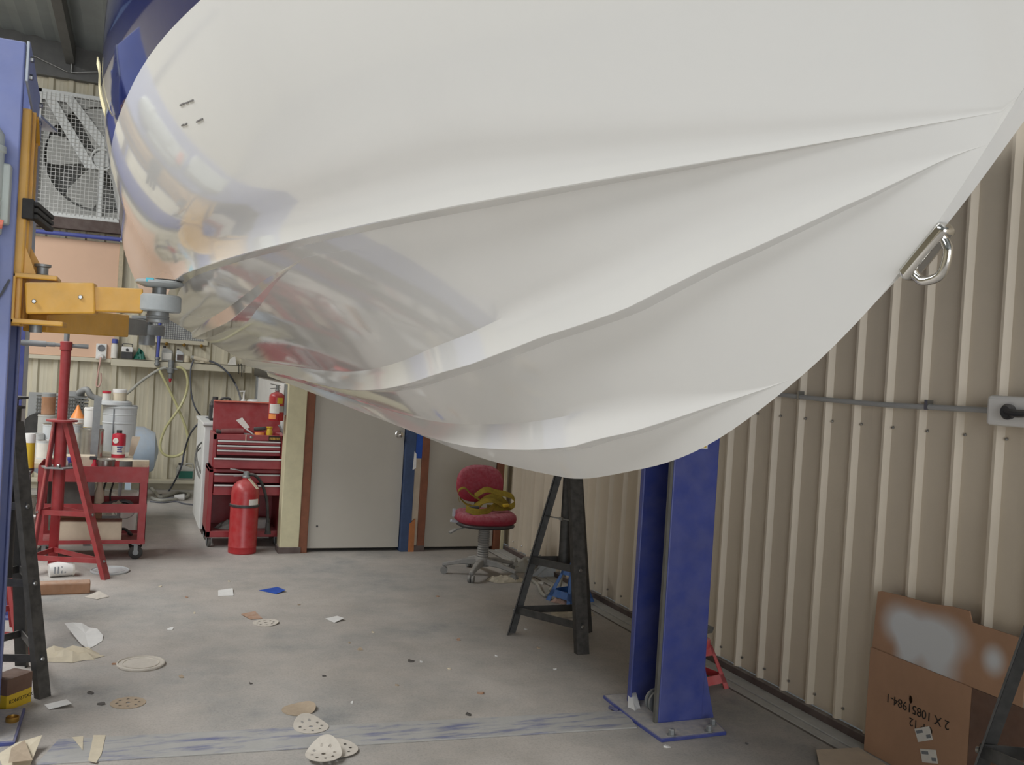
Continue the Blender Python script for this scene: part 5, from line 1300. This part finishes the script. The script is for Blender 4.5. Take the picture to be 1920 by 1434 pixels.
# ================================================================== OFFICE CHAIR WITH STRAPS
cc = gnd(903, 1078)
cx_, cyy = cc.x, cc.y
CHR = thing('office_chair', 'dusty red office chair on five star grey base by the doors', 'chair', (cx_, cyy, 0))
rotc = -.10
def cw(x, y, z):
    return Vector((cx_ + x*math.cos(rotc) - y*math.sin(rotc), cyy + x*math.sin(rotc) + y*math.cos(rotc), z))
def rounded_pad(w, d, hh, z0, m, name, par, sup=2.6, front=.0):
    mb = MB(); vs = []; fs = []; n = 40; lay = [(0, .90), (.18, .985), (.45, 1.0), (.75, .975), (.93, .90), (1.0, .78), (1.02, .45), (1.02, .0)]
    for (hz, sc_) in lay:
        for i in range(n):
            t = 2*PI*i/n; c_, s_ = math.cos(t), math.sin(t)
            x = math.copysign(abs(c_)**(2/sup), c_)*w/2*sc_; y = math.copysign(abs(s_)**(2/sup), s_)*d/2*sc_
            vs.append(cw(x, y, z0+hh*hz))
    for k in range(len(lay)-1):
        for i in range(n): fs.append((k*n+i, k*n+(i+1) % n, (k+1)*n+(i+1) % n, (k+1)*n+i))
    fs.append(tuple(range(n-1, -1, -1)))
    return build(mb.add(vs, fs), name, m, par, smooth=60)
zst = onY(905, 1000, cyy).z
seat = rounded_pad(.475, .46, .085, .415, 'chair_red', 'seat', CHR)
rounded_pad(.45, .44, .035, .385, 'black_plastic', 'seat_shell', CHR)
# backrest
mb = MB(); vs = []; fs = []; n = 40
bz0, bz1 = .535, .83; bw = .385
for (dy, sc_) in ((0, .0), (0, .55), (.004, .85), (.016, .97), (.035, 1.0), (.06, .96), (.07, .7), (.07, 0)):
    for i in range(n):
        t = 2*PI*i/n; c_, s_ = math.cos(t), math.sin(t)
        x = math.copysign(abs(c_)**.68, c_)*bw/2*sc_; z = math.copysign(abs(s_)**.72, s_)*(bz1-bz0)/2*sc_
        if z > 0: x *= 1-.10*(z/((bz1-bz0)/2))**2
        vs.append(cw(x, .20+dy+.10*(x/bw)**2*-.6 + (z)*.10, (bz0+bz1)/2+z))
for k in range(7):
    for i in range(n): fs.append((k*n+i, (k+1)*n+i, (k+1)*n+(i+1) % n, k*n+(i+1) % n))
build(mb.add(vs, fs), 'backrest', 'chair_red', CHR, smooth=60)
build(MB().bar(cw(0, .27, .62), cw(0, .25, .42), .06, .012, up=(0, 1, 0)).bar(cw(0, .25, .41), cw(0, .0, .40), .06, .012), 'back_bracket', 'chair_grey', CHR, smooth=0)
gl = MB(); pr = []
for k in range(16): pr += [(.047, .10+k*.018), (.040, .109+k*.018)]
build(MB().lathe(cw(0, 0, 0), [(.045, .09)]+pr+[(.048, .388)], 20), 'gas_lift_bellows', 'chair_grey', CHR, smooth=60)
for k in range(5):
    a = 2*PI*k/5+.32; d = Vector((math.cos(a), math.sin(a), 0)); s_ = Vector((-d.y, d.x, 0)); p0 = cw(0, 0, 0)
    mb = MB(); vs = []
    for (rr_, hw, zl, zh) in ((.02, .035, .085, .135), (.15, .03, .085, .125), (.22, .024, .075, .105), (.31, .020, .060, .085)):
        c = p0+d*rr_
        vs += [c-s_*hw+Vector((0, 0, zl)), c+s_*hw+Vector((0, 0, zl)), c+s_*hw*.6+Vector((0, 0, zh)), c-s_*hw*.6+Vector((0, 0, zh))]
    fs = [(0, 1, 2, 3), (15, 14, 13, 12)]
    for q in range(3):
        for j in range(4): fs.append((q*4+j, (q+1)*4+j, (q+1)*4+(j+1) % 4, q*4+(j+1) % 4))
    lg = build(mb.add(vs, fs), 'base_arm', 'chair_grey', CHR, smooth=30, bevel=.006)
    c = p0+d*.295
    build(MB().cyl(c-s_*.022+Vector((0, 0, .028)), c-s_*.006+Vector((0, 0, .028)), .028, n=18).cyl(c+s_*.006+Vector((0, 0, .028)), c+s_*.022+Vector((0, 0, .028)), .028, n=18).cyl(c+Vector((0, 0, .03)), c+Vector((0, 0, .075)), .010, n=10), 'castor', 'chair_grey', lg)
build(MB().lathe(cw(0, 0, .075), [(.06, 0), (.06, .05), (.05, .065)], 24), 'base_hub', 'chair_grey', CHR)
build(MB().bar(cw(-.12, -.05, .39), cw(-.27, -.10, .365), .012, .008).bar(cw(-.25, -.095, .37), cw(-.30, -.11, .345), .035, .012), 'height_lever', 'chair_grey', CHR, smooth=0)
build(MB().bar(cw(-.20, .0, .41), cw(-.275, -.02, .425), .02, .02).bar(cw(-.245, .02, .45), cw(-.245, .02, .51), .02, .012, up=(0, 1, 0)), 'tilt_lever', 'lift_grey', CHR, smooth=0)
# yellow ratchet straps heaped on the seat
zs0 = .503
SG = 'yellow webbing straps heaped on the chair'
def strap(pts, wv, label, th=.003):
    ps = [cw(*p) for p in pts]; w_ = Vector(wv)
    return solo(MB().ribbon(ps, w_, th, 8), 'webbing_strap', 'webbing', label, 'strap', SG, base=cw(0, 0, zs0), smooth=40)
strap([(-.19, -.13, zs0+.03), (-.12, -.17, zs0+.012), (-.02, -.15, zs0+.02), (.04, -.08, zs0+.05), (.10, -.02, zs0+.07)], (.01, .02, .045), 'flat yellow strap trailing across the front of the chair seat')
strap([(-.20, .05, zs0+.06), (-.22, .02, zs0+.14), (-.17, .03, zs0+.165), (-.12, .0, zs0+.12), (-.05, -.02, zs0+.075), (-.08, -.06, zs0+.04), (-.16, -.02, zs0+.05), (-.20, .04, zs0+.09)], (.012, .045, .01), 'yellow strap curled into an upright loop on the chair')
strap([(-.08, .05, zs0+.10), (.0, .04, zs0+.155), (.08, .03, zs0+.14), (.17, .02, zs0+.125), (.22, .0, zs0+.10), (.215, -.03, zs0+.05), (.12, -.05, zs0+.03), (.0, -.04, zs0+.03)], (.004, .03, .04), 'yellow strap arching over the top of the heap on the chair')
strap([(-.10, -.03, zs0+.03), (-.04, -.05, zs0+.075), (.04, -.06, zs0+.085), (.12, -.05, zs0+.05), (.20, -.04, zs0+.04)], (.004, .04, .03), 'yellow strap folded low in the middle of the heap')
strap([(-.05, .08, zs0+.02), (.03, .09, zs0+.08), (.12, .08, zs0+.09), (.20, .06, zs0+.03)], (.004, .03, .05), 'yellow strap bunched at the back of the seat')
T = thing('strap_ratchet', 'small steel strap buckle among the yellow webbing', 'buckle', cw(.15, -.06, zs0))
build(MB().bar(cw(.12, -.07, zs0+.05), cw(.165, -.06, zs0+.055), .03, .022), 'buckle', 'yellow_plastic', T, smooth=0, bevel=.004)
build(MB().bar(cw(-.15, -.06, zs0+.025), cw(-.07, -.07, zs0+.03), .04, .03), 'ratchet_body', 'black_plastic', T, smooth=0, bevel=.008)

# ================================================================== AXLE STANDS
def axle_stand(label, P, hh, m, sad, rot):
    T = thing('axle_stand', label, 'axle stand', (P.x, P.y, 0), rot, group='axle stands')
    b_, t_ = hh*.36, hh*.12
    zt2 = hh*.72
    pts = [(-b_, -b_), (b_, -b_), (b_, b_), (-b_, b_)]
    for i in range(4):
        (x0, y0), (x1, y1) = pts[i], pts[(i+1) % 4]
        e = Vector((x1-x0, y1-y0, 0)).normalized(); a = Vector((x0, y0, 0)); c = Vector((x1, y1, 0))
        k = t_/b_; at = Vector((x0*k, y0*k, zt2)); ct_ = Vector((x1*k, y1*k, zt2))
        inn = Vector((-e.y, e.x, 0))*.004; wl_ = hh*.12
        mb = MB()
        mb.prism([a, a+e*wl_, at+e*wl_*.5, at], inn); mb.prism([c-e*wl_, c, ct_, ct_-e*wl_*.5], inn)
        zc1 = .10*hh; zc2 = .24*hh
        f1, f2_ = zc1/zt2, zc2/zt2
        mb.prism([a.lerp(at, f1), c.lerp(ct_, f1), c.lerp(ct_, f2_), a.lerp(at, f2_)], inn)
        zc3 = .78
        mb.prism([a.lerp(at, zc3), c.lerp(ct_, zc3), ct_, at], inn)
        build(mb, 'side_plate', m, T, smooth=0, world=False)
    build(MB().lathe((0, 0, zt2), [(t_*1.15, -.02), (t_*1.2, 0), (t_*1.1, hh*.10), (t_*.8, hh*.12)], 20), 'collar', m, T, world=False)
    cs = build(MB().box(-.014, .014, -.018, .018, zt2, hh*.92), 'ratchet_bar', sad, T, smooth=0, world=False)
    build(MB().prism([(-hh*.16, -.022, hh*.92), (hh*.16, -.022, hh*.92), (hh*.20, -.022, hh*1.02), (hh*.10, -.022, hh*.97), (-hh*.10, -.022, hh*.97), (-hh*.20, -.022, hh*1.02)], (0, .044, 0)), 'saddle', sad, cs, smooth=0, world=False)
    build(MB().bar((t_, 0, zt2+.02), (t_+hh*.16, 0, zt2-.05), .012, .012), 'locking_lever', sad, T, smooth=0, world=False)
    return T
P = gnd(1322, 1286); axle_stand('faded red axle stand with black saddle behind the right lift column', Vector((P.x-.02, P.y+.02, 0)), .30, 'pink_steel', 'grey_rubber', .25)
P = gnd(1086, 1128); axle_stand('bright blue axle stand behind the black tripod by the wall', Vector((P.x-.06, P.y+.02, 0)), .34, 'blue_steel', 'black_plastic', .35)

# ================================================================== CARDBOARD AGAINST THE RIGHT WALL
KX = 3.085
CB = thing('cardboard_box', 'flattened brown carton with white overspray leaning on the ribbed wall', 'cardboard', (KX, 2.95, 0))
def wp(px, py, X=KX): 
    p = onX(px, py, X); return Vector((X, p.y, max(p.z, .012)))
ya = onX(1642, 1107, KX).y
pts = [(KX, ya, .47), (KX, 2.48, .47), (KX+.012, 2.48, .715), (KX+.012, 2.735, .715), (KX+.012, 2.75, .755), (KX+.012, 2.83, .752), (KX+.012, 2.95, .735), (KX+.012, 3.08, .732), (KX+.012, ya-.02, .722), (KX+.012, ya, .715)]
build(MB().prism(pts, (.006, 0, 0)), 'upper_flap', 'card_sprayed', CB, smooth=0)
hp = wp(1708, 1311)
def punched(X, y0, y1, z0, z1, hy, hz_, r, th, n=32):
    vs = []; fs = []
    for i in range(n):
        t = 2*PI*(i+.5)/n; c_, s_ = math.cos(t), math.sin(t)
        k = min(((y1-hy) if c_ > 0 else (hy-y0))/max(abs(c_), 1e-6), ((z1-hz_) if s_ > 0 else (hz_-z0))/max(abs(s_), 1e-6))
        for xx in (X, X+th): vs += [(xx, hy+r*.7*c_, hz_+r*s_), (xx, hy+k*c_, hz_+k*s_)]
    for (cy2, cz2) in ((y0, z0), (y1, z0), (y1, z1), (y0, z1)): vs += [(X, cy2, cz2), (X+th, cy2, cz2)]
    def side_of(i):
        y_, z_ = vs[4*i+1][1], vs[4*i+1][2]
        return min(((abs(y_-y0), 'l'), (abs(y_-y1), 'r'), (abs(z_-z0), 'b'), (abs(z_-z1), 't')))[1]
    CN = {'lb': 0, 'bl': 0, 'rb': 1, 'br': 1, 'rt': 2, 'tr': 2, 'lt': 3, 'tl': 3}
    for i in range(n):
        j = (i+1) % n; a_, c2 = 4*i, 4*j
        fs += [(a_, a_+1, c2+1, c2), (a_+2, c2+2, c2+3, a_+3), (a_, c2, c2+2, a_+2)]
        q_ = side_of(i)+side_of(j)
        if q_ in CN:
            m_ = 4*n+2*CN[q_]; fs += [(a_+1, m_, c2+1), (a_+3, c2+3, m_+1)]
    return MB().add(vs, fs)
build(punched(KX-.004, 2.70, ya+.005, .012, .470, hp.y, hp.z, .017, .006), 'main_panel', 'card_brown', CB, smooth=0)
build(MB().prism([(KX-.003, 2.70, .012), (KX-.003, 2.12, .012), (KX-.003, 2.12, .47), (KX-.003, 2.70, .468)], (.006, 0, 0)), 'side_panel', 'card_dark', CB, smooth=0)
build(MB().prism([(KX+.010, 2.48, .60), (KX+.010, 2.20, .62), (KX+.010, 2.20, .50), (KX+.010, 2.48, .48)], (.004, 0, 0)), 'pale_flap', 'lift_grey', CB, smooth=0)
def face_mat(Y_, Z_, X, ang):
    """text plane facing -X, turned by ang; reading direction of upright text runs towards -Y"""
    ex = Vector((0, -1, 0)); ez = Vector((0, 0, 1)); n_ = Vector((-1, 0, 0))
    c_, s_ = math.cos(ang), math.sin(ang)
    a = ex*c_ + ez*s_; b_ = -ex*s_ + ez*c_
    return Matrix(((a.x, b_.x, n_.x, X), (a.y, b_.y, n_.y, Y_), (a.z, b_.z, n_.z, Z_), (0, 0, 0, 1)))
tp_ = wp(1720, 1332)
text('stencil_number', '2 X 10851984-1', .052, 'print_black', face_mat(tp_.y, tp_.z, KX-.0052, PI), CB)
tp2 = wp(1728, 1361); text('stencil_quantity', 'OP 12', .048, 'print_black', face_mat(tp2.y, tp2.z, KX-.0052, PI), CB)
for (px, py, rot_) in ((1734, 1376, .48), (1744, 1417, .32)):
    q = wp(px, py); M_ = face_mat(q.y, q.z, KX-.006, rot_)
    lb = MB().box(-.042, .042, -.026, .026, 0, .001); lb.v = [M_ @ v for v in lb.v]
    L_ = build(lb, 'shipping_label', 'label_paper', CB, smooth=0)
    for (x0, x1, z0, z1) in ((.012, .036, -.018, -.004), (-.036, .0, .006, .018)):
        sq = MB().box(x0, x1, z0, z1, .001, .0014); sq.v = [M_ @ v for v in sq.v]
        build(sq, 'printed_block', 'print_grey', L_, smooth=0)
q = [gnd(1530, 1412), gnd(1610, 1408), gnd(1660, 1440), gnd(1600, 1490), gnd(1540, 1460)]
solo(MB().prism([(p.x, p.y, .0105) for p in q], (0, 0, .006)), 'cardboard_sheet', 'card_pale', 'pale cardboard sheet lying flat at the foot of the carton', 'cardboard', smooth=0)

# conduit and outlet box on the right wall
CP = [onX(p[0], p[1], XR-.005) for p in ((1455, 739), (1500, 744), (1560, 750), (1650, 758), (1740, 763), (1868, 770))]
CP = [CP[0]+Vector((0, 1.6, .03))] + CP
CO = thing('wall_conduit', 'thin grey conduit running along the ribbed wall to a white outlet', 'conduit', CP[3])
build(MB().tube(CP, .012, 10, 6), 'conduit_pipe', 'conduit_grey', CO)
for q in (CP[2], CP[5]): build(MB().box(q.x-.014, q.x+.02, q.y-.008, q.y+.008, q.z-.012, q.z+.03), 'saddle_clip', 'steel', CO, smooth=0)
jb = onX(1908, 772, XR-.03)
JB = thing('outlet_box', 'white weatherproof outlet box with dark plug on the ribbed wall', 'outlet', (XR-.03, jb.y, jb.z-.06))
build(MB().box(XR-.075, XR+.012, jb.y-.16, jb.y+.105, jb.z-.058, jb.z+.058), 'housing', 'white_plastic', JB, smooth=0, bevel=.014)
q = onX(1892, 772, XR-.08)
build(MB().lathe((XR-.072, q.y, q.z), [(.028, 0), (.030, .02), (.022, .03)], 20, axis=(-1, 0, 0)), 'plug', 'black_plastic', JB)
build(MB().tube([(XR-.09, q.y, q.z), (XR-.10, q.y-.05, q.z-.004), (XR-.10, q.y-.14, q.z-.01), (XR-.09, q.y-.30, q.z-.10)], .015, 10), 'plug_lead', 'black_plastic', JB)

# hose and rags along the right wall
floor_tube('air_hose', [(998, 1088), (1008, 1096), (1016, 1112), (1026, 1116), (1036, 1100, .0), (1046, 1112)], .012, 'hose_grey', 'grey hose snaking on the floor behind the black tripod')
hz = gnd(1027, 1114)
solo(MB().tube([hz+Vector((0, 0, .02)), hz+Vector((.10, .05, .02)), hz+Vector((.15, .10, .12)), hz+Vector((.18, .15, .35)), hz+Vector((.20, .2, .60)), hz+Vector((.30, .3, .75))], .014, 8), 'air_hose', 'hose_grey', 'grey hose dropping down beside the tripod centre tube', 'hose', base=(hz.x, hz.y, 0))
P = gnd(1052, 1078); crumple((P.x-.06, P.y), .22, .10, .13, 'lift_grey', 'plastic_sheet', 'crumpled clear plastic sheet against the wall behind the tripod', 'sheet', 21)
P = gnd(1062, 1128); crumple((P.x, P.y), .11, .08, .045, 'rag_pink', 'rag', 'brownish pink rag on the floor beside the blue axle stand', 'rag', 22)
P = gnd(1072, 1152); crumple((P.x, P.y), .17, .10, .04, 'rag', 'rag', 'flattened cream rag on the floor in front of the blue axle stand', 'rag', 23)
P = gnd(948, 1089); crumple((P.x, P.y), .16, .08, .045, 'rag', 'rag', 'crumpled cream paper rag beside the chair castors', 'rag', 24)
P = gnd(975, 1068); crumple((P.x, P.y), .2, .12, .09, 'hose_grey', 'plastic_sheet', 'grey plastic bundle on the floor beside the chair base', 'sheet', 25)

# ================================================================== FLOOR LITTER
def disc(px, py, label, r=.075, m='disc_paper', holes=True, curl=0.0, cdir=0.0, tilt=0.0, z=.001, seed=0):
    P = gnd(px, py); P.z = z
    T = thing('sanding_disc', label, 'sanding disc', P, group='sanding discs on the floor')
    def f(x, y):
        u = x*math.cos(cdir)+y*math.sin(cdir)
        return Vector((P.x+x, P.y+y, P.z + curl*max(0, u/r)**2*r + tilt*(u+r)))
    n, K = 96, 24; vs = [f(0, 0)]; fs = []
    hs = [(.62*r*math.cos(2*PI*k/8), .62*r*math.sin(2*PI*k/8), .0065) for k in range(8)] + [(0, 0, .008)] if holes else []
    def open_(x, y): return any(math.hypot(x-hx, y-hy) < hr for hx, hy, hr in hs)
    for k in range(1, K+1):
        for i in range(n):
            t = 2*PI*i/n; vs.append(f(r*k/K*math.cos(t), r*k/K*math.sin(t)))
    if not holes:
        for i in range(n): fs.append((0, 1+i, 1+(i+1) % n))
    for k in range(K-1):
        for i in range(n):
            t = 2*PI*(i+.5)/n; q = r*(k+1.5)/K
            if not open_(q*math.cos(t), q*math.sin(t)): fs.append((1+k*n+i, 1+(k+1)*n+i, 1+(k+1)*n+(i+1) % n, 1+k*n+(i+1) % n))
    vs2 = [v+Vector((0, 0, .0018)) for v in vs]
    mb = MB().add(vs2, fs); mb.add(vs, [q[::-1] for q in fs])
    rim0 = 1+(K-1)*n
    mb.add([vs[rim0+i] for i in range(n)]+[vs2[rim0+i] for i in range(n)], [(i, (i+1) % n, n+(i+1) % n, n+i) for i in range(n)])
    build(mb, 'disc', m, T, smooth=30)
    return T
disc(498, 1168, 'dusty perforated sanding disc beside a torn flake, mid floor', curl=.1)
disc(240, 1318, 'tan perforated sanding disc lying flat near the black stand foot', m='disc_tan')
disc(560, 1331, 'dust coloured sanding disc with one lifted edge near the blue strip', m='disc_tan', curl=.25, cdir=.4, holes=False)
disc(583, 1366, 'pale sanding disc curled up on the edge of the blue strip', curl=.45, cdir=1.9, z=.008)
disc(634, 1408, 'pale round sanding disc lying across the blue strip front edge', r=.08, curl=.15, cdir=1.6, z=.008)
disc(606, 1424, 'pale curled sanding disc overlapping the round one', r=.072, curl=.7, cdir=1.2, z=.022)
def lid_disc(px, py, r, label, m):
    P = gnd(px, py); T = thing('pail_lid', label, 'lid', P, group='pail lids on the floor')
    build(MB().lathe(P, [(r*.97, 0), (r, .004), (r, .012), (r*.95, .014), (r*.93, .008), (1e-5, .008)], 32), 'lid', m, T)
    build(MB().lathe(P+Vector((0, 0, .008)), [(r*.75, 0), (r*.76, .0025), (r*.74, .0025), (r*.73, 0)], 32, caps=False), 'raised_ring', m, T)
lid_disc(264, 1246, .115, 'dusty white pail lid lying flat on the open floor', 'disc_paper')
lid_disc(206, 1071, .13, 'round white pail lid on the floor under the red stand leg', 'tin_white')
# tub on its side
P = gnd(112, 1080)
T = thing('paper_cup', 'white printed tub lying on its side below the red stand', 'tub', P)
d = Vector((.95, .25, 0)).normalized()
build(MB().cyl(P-d*.07+Vector((0, 0, .045)), P+d*.07+Vector((0, 0, .058)), .045, .058, n=24), 'tub_wall', 'white_plastic', T)
build(MB().cyl(P+d*.07+Vector((0, 0, .058)), P+d*.082+Vector((0, 0, .059)), .062, n=24), 'rim', 'label_paper', T)
for k in range(4): build(MB().bar(P-d*(.03-.022*k)+Vector((0, -.053, .03)), P-d*(.03-.022*k)+Vector((0, -.048, .075)), .008, .003, up=(0, 1, 0)), 'print_line', 'print_grey', T, smooth=0)
a, b_ = gnd(62, 1117), gnd(168, 1113)
solo(MB().bar(a+Vector((0, .05, .036)), b_+Vector((0, .05, .036)), .10, .072), 'timber_block', 'timber_block', 'brown timber block lying on the floor behind the black stand', 'timber', smooth=0, bevel=.008)
def flat(pts, label, m, name='paper_scrap', cat='paper', z=.0015, th=.0015, lift=None, group=None):
    q = [gnd(*p) for p in pts]; mb = MB(); n = len(q)
    zz = lift or [0]*n
    top = [Vector((p.x, p.y, z+th+l)) for p, l in zip(q, zz)]; bot = [Vector((p.x, p.y, z+l)) for p, l in zip(q, zz)]
    c = sum(top, Vector())/n; c2 = sum(bot, Vector())/n
    mb.add(top+[c]+bot+[c2], [(i, (i+1) % n, n) for i in range(n)]+[(n+1+(i+1) % n, n+1+i, 2*n+1) for i in range(n)]+[(i, n+1+i, n+1+(i+1) % n, (i+1) % n) for i in range(n)])
    return solo(mb, name, m, label, cat, group, smooth=0)
flat([(486, 1107), (520, 1104), (535, 1110), (518, 1114)], 'small blue sheet of sandpaper lying on the pale floor', 'blue_film', 'sandpaper_sheet', 'sandpaper', lift=[0, .012, .012, 0])
flat([(409, 1107), (436, 1106), (438, 1117), (409, 1118)], 'small white paper square near the blue sandpaper sheet', 'paper_white', lift=[0, .01, 0, 0])
flat([(610, 1160), (632, 1157), (645, 1163), (627, 1168)], 'white card square curling up in the middle of the floor', 'paper_white', lift=[0, .006, .012, 0])
flat([(452, 1153), (478, 1151), (492, 1160), (470, 1162)], 'torn brown flake beside the perforated sanding disc', 'timber_block', lift=[.004, .015, .0, .0])
flat([(120, 1186), (135, 1181), (152, 1180), (168, 1184), (182, 1186), (193, 1194), (192, 1202), (180, 1210), (166, 1217), (152, 1214), (140, 1205), (130, 1196)], 'torn white paper sheet curling up near the black stand', 'paper_white', lift=[.05, .04, .035, .02, .02, .006, .0, .0, .0, .015, .03, .04])
q = gnd(128, 1232); crumple((q.x, q.y), .17, .10, .05, 'paper_cream', 'masking_paper', 'crumpled cream masking paper beside the white sheet', 'paper', 31, n=8)
flat([(158, 1120), (185, 1114), (205, 1119), (182, 1124)], 'small dusty leaf of paper near the timber block', 'disc_paper', lift=[0, .02, 0, 0])
flat([(83, 1322), (125, 1316), (134, 1326), (92, 1331)], 'pale rectangular paper scrap below the black stand foot', 'paper_white', lift=[0, .01, .015, 0])
flat([(135, 1386), (156, 1384), (155, 1410)], 'triangular cream tape piece stuck on the blue strip', 'paper_cream', z=.008)
flat([(175, 1382), (198, 1382), (190, 1418), (180, 1434), (165, 1430)], 'long cream tape piece stuck across the blue strip', 'paper_cream', z=.008)
flat([(-5, 1420), (30, 1408), (78, 1403), (68, 1415), (55, 1440), (10, 1450)], 'stained cream masking paper beside the left column base', 'paper_cream', lift=[.01, .03, .05, .02, 0, 0])
flat([(20, 1418), (45, 1412), (60, 1440), (15, 1445)], 'brown stained paper scrap on top of the cream sheet', 'disc_tan', z=.03, lift=[.0, .02, .0, 0])
flat([(1176, 1314), (1186, 1312), (1204, 1340), (1193, 1348), (1177, 1338)], 'pale curved shard leaning by the right column foot', 'paper_white', 'shard', 'shard', lift=[.07, .08, .0, 0, .0])
flat([(1142, 1325), (1160, 1333), (1156, 1337), (1140, 1330)], 'thin blue sliver of metal near the right column', 'lift_blue', 'metal_sliver', 'metal', z=.0075)
flat([(1000, 1092), (1020, 1090), (1018, 1096)], 'small white chip beside the hose', 'paper_white')
# small tin, battery box
P = gnd(23, 1352, .0175)
T = thing('tin_lid', 'small brass tin lid on the floor by the yellow box', 'lid', P)
build(MB().lathe(P, [(.024, 0), (.026, .003), (.026, .018), (.023, .02), (.022, .012), (1e-5, .012)], 22), 'body', 'brass', T)
e0, e1 = gnd(12, 1332), gnd(57, 1318)
bdir = (gnd(57, 1316)-gnd(12, 1333)); bdir.z = 0
f0, f1 = gnd(11, 1334), gnd(58, 1315)
hb2 = .135
BX = thing('battery_carton', 'yellow and brown printed box on the floor behind the left column', 'box', ((f0.x+f1.x)/2, (f0.y+f1.y)/2, 0))
along = (f1-f0); nn_ = Vector((-along.y, along.x, 0)).normalized()*.10
build(MB().prism([f0+Vector((0, 0, .065)), f1+Vector((0, 0, .065)), f1+nn_+Vector((0, 0, .065)), f0+nn_+Vector((0, 0, .065))], (0, 0, hb2-.065)), 'upper_part', 'card_dark', BX, smooth=0)
lowb = build(MB().prism([f0, f1, f1+nn_, f0+nn_], (0, 0, .065)), 'yellow_base', 'yellow_plastic', BX, smooth=0)
ax = along.normalized(); nv = ax.cross(Vector((0, 0, 1))).normalized(); c_ = (f0*.42+f1*.58)+Vector((0, 0, .034))+nv*.0006
text('box_lettering', 'KONGSTOCK', .021, 'print_black', Matrix(((ax.x, 0, nv.x, c_.x), (ax.y, 0, nv.y, c_.y), (0, 1, nv.z, c_.z), (0, 0, 0, 1))), lowb)
# small scraps scattered on the floor
rs = random.Random(5)
spots = [(820, 1118), (655, 1206), (676, 1218), (700, 1186), (770, 1240), (790, 1241), (842, 1254), (608, 1268), (470, 1282), (320, 1180), (215, 1245), (170, 1300), (190, 1320), (745, 1285), (660, 1318), (900, 1300), (1010, 1215), (1040, 1255), (985, 1180), (560, 1134), (350, 1120), (430, 1090), (300, 1100), (365, 1150), (860, 1200), (930, 1230), (1250, 1400), (1400, 1395), (340, 1270), (880, 1340)]
for (px, py) in spots:
    P = gnd(px, py); r = rs.uniform(.008, .022); n = 6
    mb = MB(); a0_ = rs.random()*6
    pts = [Vector((P.x+r*rs.uniform(.5, 1.1)*math.cos(a0_+2*PI*i/n), P.y+r*rs.uniform(.5, 1.1)*math.sin(a0_+2*PI*i/n), .0005)) for i in range(n)]
    mb.prism(pts, (0, 0, .003))
    mb.v[n].z += .006; mb.v[n+1].z += .004
    mm, ll = rs.choice([('paper_cream', 'tiny cream scrap of tape on the concrete floor'), ('disc_tan', 'tiny dust coloured scrap on the concrete floor'), ('paper_white', 'tiny white paper chip on the concrete floor'), ('black_mark', 'tiny dark grit lump on the concrete floor'), ('timber_block', 'tiny brown wood chip on the concrete floor')])
    solo(mb, 'floor_scrap', mm, ll, 'scrap', 'small scraps on the floor', smooth=0)
